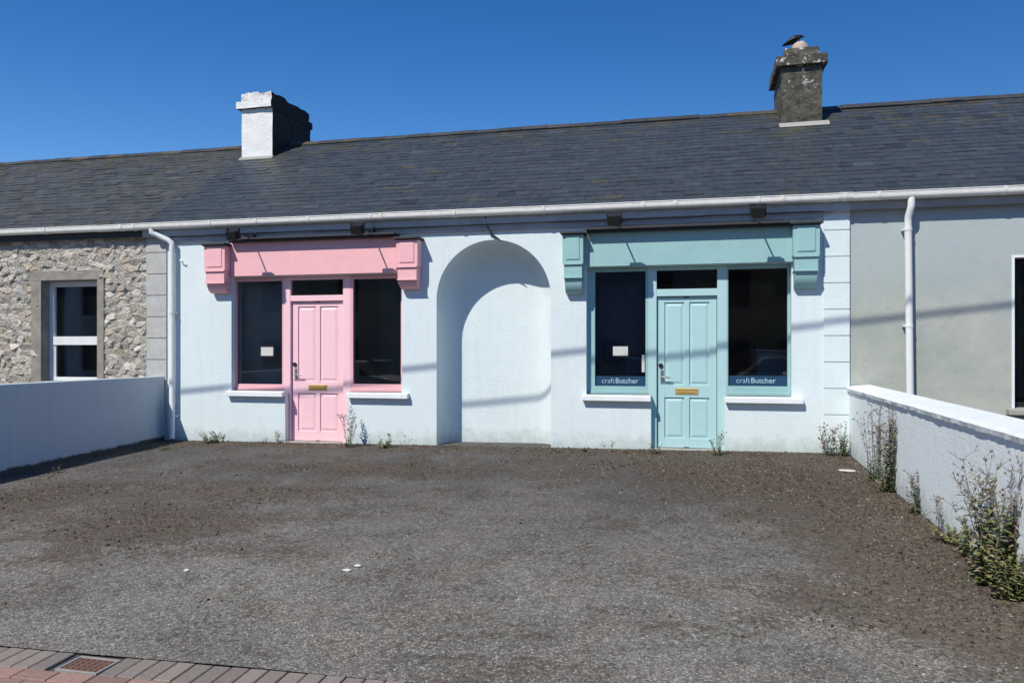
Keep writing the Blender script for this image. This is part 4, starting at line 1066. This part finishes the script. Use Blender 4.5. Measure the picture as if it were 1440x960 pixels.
def weed(px, py, h, nst, spread, label, leafl=.05, leafw=.022, dens=22, heads=None, lean=0.0, cols=(0, 1, 2), base=(0.3), cat='weed', name='weed', off=(0, 0), stemc=(.20, .18, .11), top_bare=.0):
    x, y, z = G(px, py); x += off[0]; y += off[1]; y = min(y, -.035-spread*.15); x = min(x, 1.88-.02); z = gz(x, y)
    t = thing(name, label, cat, (x, y, z), 'weeds growing along the foot of the walls')
    stems = MB(); leaves = MB(); hd = MB()
    for i in range(nst):
        a = random.uniform(0, 2*pi); r = spread*.35*math.sqrt(random.random()); hh = h*random.uniform(.55, 1.0) if i else h
        p0 = Vector((x+r*cos(a), y+r*sin(a), z-.01)); tilt = Vector((cos(a), sin(a), 0))*spread*.45*random.uniform(.3, 1.1)+Vector((lean*h, 0, 0))
        pts = []
        for k in range(7):
            u = k/6; q = p0+Vector((0, 0, hh*u))+tilt*u*u+Vector((random.gauss(0, .012), random.gauss(0, .012), 0))*hh*(1 if k else 0)
            q.x = min(q.x, 1.868); q.y = min(q.y, -.012) if True else q.y; pts.append(q)
        sc = jitter(stemc); stems.tube(pts, [.0026*(1-.7*k/6)*(0.7+h) for k in range(7)], 5, sc)
        n = max(5, int(dens*1.25*hh/h))
        for j in range(n):
            u = ((j+random.random())/n)**1.35
            if u > 1-top_bare and random.random() < .8: continue
            f = u*6; k = min(5, int(f)); p = pts[k].lerp(pts[k+1], f-k); az = random.uniform(0, 2*pi)
            L = leafl*random.uniform(.6, 1.25)*(1.15-.65*u); d = Vector((cos(az), sin(az), random.uniform(.1, .9)))
            e = p+d.normalized()*L
            if e.x > 1.89 or e.y > -.005: d.x = -abs(d.x) if e.x > 1.89 else d.x; d.y = -abs(d.y) if e.y > -.005 else d.y
            leaf(leaves, p, d, L, leafw*random.uniform(.7, 1.3), jitter(GREENS[random.choice(cols) if random.random() > .12 else 4], .3), random.uniform(0, .8))
        if heads:
            m = heads['n']
            for j in range(m):
                u = 1-random.random()**1.5*heads.get('len', .35); f = u*6; k = min(5, int(f)); p = pts[k].lerp(pts[k+1], f-k)
                az = random.uniform(0, 2*pi); L = heads.get('out', .05)*random.random(); e = p+Vector((cos(az)*L, sin(az)*L, L*.8))
                e.x = min(e.x, 1.868); e.y = min(e.y, -.012)
                if L > .012: stems.tube([p, e], .0012, 4, sc)
                r_ = heads.get('r', .007)*random.uniform(.6, 1.3); c = jitter(random.choice(heads['c']), .25)
                vs = [e+Vector(v)*r_ for v in ((1,0,0),(-1,0,0),(0,1,0),(0,-1,0),(0,0,1.5),(0,0,-1))]
                leaves.add(vs, [(0,2,4),(2,1,4),(1,3,4),(3,0,4),(2,0,5),(1,2,5),(3,1,5),(0,3,5)], c)
    stems.build('stems', 'plant', t); leaves.build('foliage', 'plant', t)
BR = [(.16, .12, .085), (.22, .18, .13), (.12, .085, .07)]; PU = [(.30, .26, .33), (.22, .17, .20), (.38, .35, .36)]; WH = [(.62, .60, .55), (.5, .48, .42)]
weed(298, 622, .19, 16, .30, 'bushy yellow green weed at the wall near the white downpipe', .06, .02, 16, cols=(0, 2, 2))
weed(371, 622, .11, 4, .12, 'tiny green seedling under the left sill of the pink shopfront', .04, .02, 8)
weed(391, 622, .17, 4, .10, 'thin sprig at the wall just left of the pink door', .04, .018, 9, heads=dict(n=4, c=BR))
weed(490, 628, .56, 7, .24, 'tall thin dark weed at the right edge of the pink door', .055, .024, 16, heads=dict(n=18, c=BR+PU, len=.6, out=.06, r=.008), cols=(1, 3, 3), off=(0, -.02))
weed(541, 629, .21, 6, .16, 'broad leaved green weed below the right sill of the pink shopfront', .085, .045, 9, cols=(0, 2))
weed(570, 629, .17, 3, .16, 'faint dry sprig between the pink shopfront and the arched niche', .03, .012, 7, cols=(2,), heads=dict(n=3, c=BR), stemc=(.2, .17, .12))
weed(822, 634, .07, 5, .12, 'low dark tuft right of the arched niche', .04, .02, 8, cols=(1, 3))
weed(856, 635, .14, 3, .14, 'tiny dry sprig below the left sill of the green shopfront', .03, .014, 8, cols=(2, 1), heads=dict(n=4, c=BR))
weed(880, 636, .05, 5, .12, 'flat green tuft left of the green door', .035, .018, 8, cols=(0, 1))
weed(921, 637, .13, 9, .16, 'dark tangled tuft in the corner at the left of the green door', .05, .02, 10, cols=(3, 3, 1))
weed(1009, 639, .28, 8, .12, 'upright green weed at the right edge of the green door', .055, .02, 14, cols=(0, 1, 2), heads=dict(n=4, c=BR), off=(0, -.03))
weed(1168, 640, .36, 7, .20, 'sparse weed with white heads at the foot of the pale blue pilaster', .04, .02, 14, heads=dict(n=20, c=WH+BR, len=.8, out=.06, r=.009), cols=(1, 3))
weed(1184, 641, .44, 9, .13, 'dense dark green weed in the corner by the right yard wall', .05, .022, 26, cols=(1, 3, 0))
weed(1230, 674, .78, 10, .26, 'tall leggy weed farther from the camera of the two tall ones on the right wall', .055, .018, 26, heads=dict(n=14, c=BR+BR+PU, len=.45, out=.07, r=.007), cols=(0, 1, 3), top_bare=.25)
weed(1250, 690, .84, 16, .28, 'tall dense clump of leggy weeds halfway along the right yard wall', .06, .021, 42, heads=dict(n=16, c=BR+BR+PU, len=.45, out=.06, r=.007), cols=(1, 3, 0), top_bare=.2)
weed(1293, 722, .36, 7, .20, 'knee high dark green weed between the tall clumps on the right wall', .05, .024, 18, cols=(1, 3), heads=dict(n=6, c=PU))
weed(1322, 750, .30, 4, .16, 'small grey stemmed weed behind the large flowering clump', .035, .014, 12, cols=(1, 2), heads=dict(n=10, c=PU+BR, len=.6))
weed(1338, 762, .12, 12, .26, 'low yellow green cushion at the foot of the right wall', .05, .02, 12, cols=(2, 0))
weed(1364, 780, .28, 14, .22, 'short bushy green weed beside the large flowering clump', .05, .02, 18, cols=(0, 1))
weed(1405, 822, .80, 20, .44, 'largest bushy weed with small pale purple heads in the right foreground', .075, .026, 58, heads=dict(n=16, c=PU+BR+WH[1:], len=.5, out=.08, r=.007), cols=(0, 1, 2, 0), top_bare=.3)
weed(1432, 842, .36, 20, .34, 'yellow green undergrowth at the right edge of the picture', .06, .022, 20, cols=(2, 0))
weed(232, 632, .07, 4, .14, 'small dark tuft at the foot of the left yard wall by the downpipe', .04, .02, 8, cols=(3, 1))
weed(82, 664, .10, 4, .12, 'tiny dark seedling halfway along the foot of the left yard wall', .04, .02, 8, cols=(3, 1))

# ------------------------------------------------------------------ loose matter on the tarmac
def scatter():
    mb = MB(); cnt = 0; tries = 0
    pal = [(.055, .038, .027), (.085, .064, .047), (.13, .10, .075), (.030, .024, .019), (.21, .18, .145), (.06, .06, .04), (.04, .03, .024)]
    while cnt < 24000 and tries < 400000:
        tries += 1; x = random.uniform(-7.9, 1.88); y = -random.random()**1.1*6.6; m = moss_amount(x, y)
        m2 = m+.35*mn.noise(Vector((x*1.6, y*1.6, 4)))+.22*mn.noise(Vector((x*5, y*5, 8)))
        if random.random() > max(0, m2-.12)*1.7: continue
        cnt += 1; s = random.uniform(.003, .012)*(1+.9*(random.random() < .08)); a = random.uniform(0, pi); z = yard_z(x, y)+.001
        e = Vector((cos(a)*s, sin(a)*s, random.uniform(0, .5)*s)); f = Vector((-sin(a)*s*.5, cos(a)*s*.5, random.uniform(0, .6)*s)); p = Vector((x, y, z))
        mb.add([p-e, p-f, p+e, p+f, p+Vector((0, 0, s*.8))], [(0, 1, 4), (1, 2, 4), (2, 3, 4), (3, 0, 4)], jitter(random.choice(pal), .35))
    o = mb.build('leaf_litter', 'litter'); kind(o, 'stuff', 'brown crumbs of moss, soil and dead leaves scattered over the yard', 'litter')
    mb = MB()
    for _ in range(1100):
        x = random.uniform(-7.8, 1.85); y = ky(x)*random.random()**.8*.995; s = random.uniform(.003, .0075); z = yard_z(x, y); v = random.uniform(.25, .62)
        p = Vector((x, y, z+s*.3)); c = (v, v*.97, v*.92)
        vs = [p+Vector(q)*s for q in ((1, .2, 0), (-.9, .1, 0), (.1, .9, 0), (0, -1, 0), (.1, 0, .8), (0, 0, -.6))]
        mb.add(vs, [(0,2,4),(2,1,4),(1,3,4),(3,0,4),(2,0,5),(1,2,5),(3,1,5),(0,3,5)], c)
    o = mb.build('gravel', 'litter'); kind(o, 'stuff', 'pale loose grit lying on the tarmac', 'gravel')
scatter()
def scrap(px, py, w_, d_, label, name='paper_scrap', a=0., mat='paper'):
    x, y, z = G(px, py); mb = MB(); n = 9; z = yard_z(x, y)+.006; vs = [(x, y, z+.014)]
    for k in range(n):
        t = 2*pi*k/n; r = random.uniform(.7, 1.1); u, v = w_*.5*r*cos(t), d_*.5*r*sin(t); vs.append((x+u*cos(a)-v*sin(a), y+u*sin(a)+v*cos(a), z+random.uniform(0, .008)))
    mb.add(vs+[(p[0], p[1], p[2]-.003) for p in vs], [(0, 1+k, 1+(k+1) % n) for k in range(n)]+[(n+1, n+2+(k+1) % n, n+2+k) for k in range(n)]+[(1+k, 1+(k+1) % n, n+2+(k+1) % n, n+2+k) for k in range(n)])
    tag(mb.build(name, mat), label, 'litter', 'white scraps lying on the tarmac')
scrap(1192, 662, .20, .14, 'flat white scrap on the ground near the right wall')
scrap(262, 803, .045, .035, 'tiny white scrap on the left of the tarmac')
scrap(488, 803, .07, .05, 'crumpled white scrap left of the pair in mid yard', a=.3)
scrap(503, 797, .055, .04, 'crumpled white scrap right of the pair in mid yard', a=-.2)
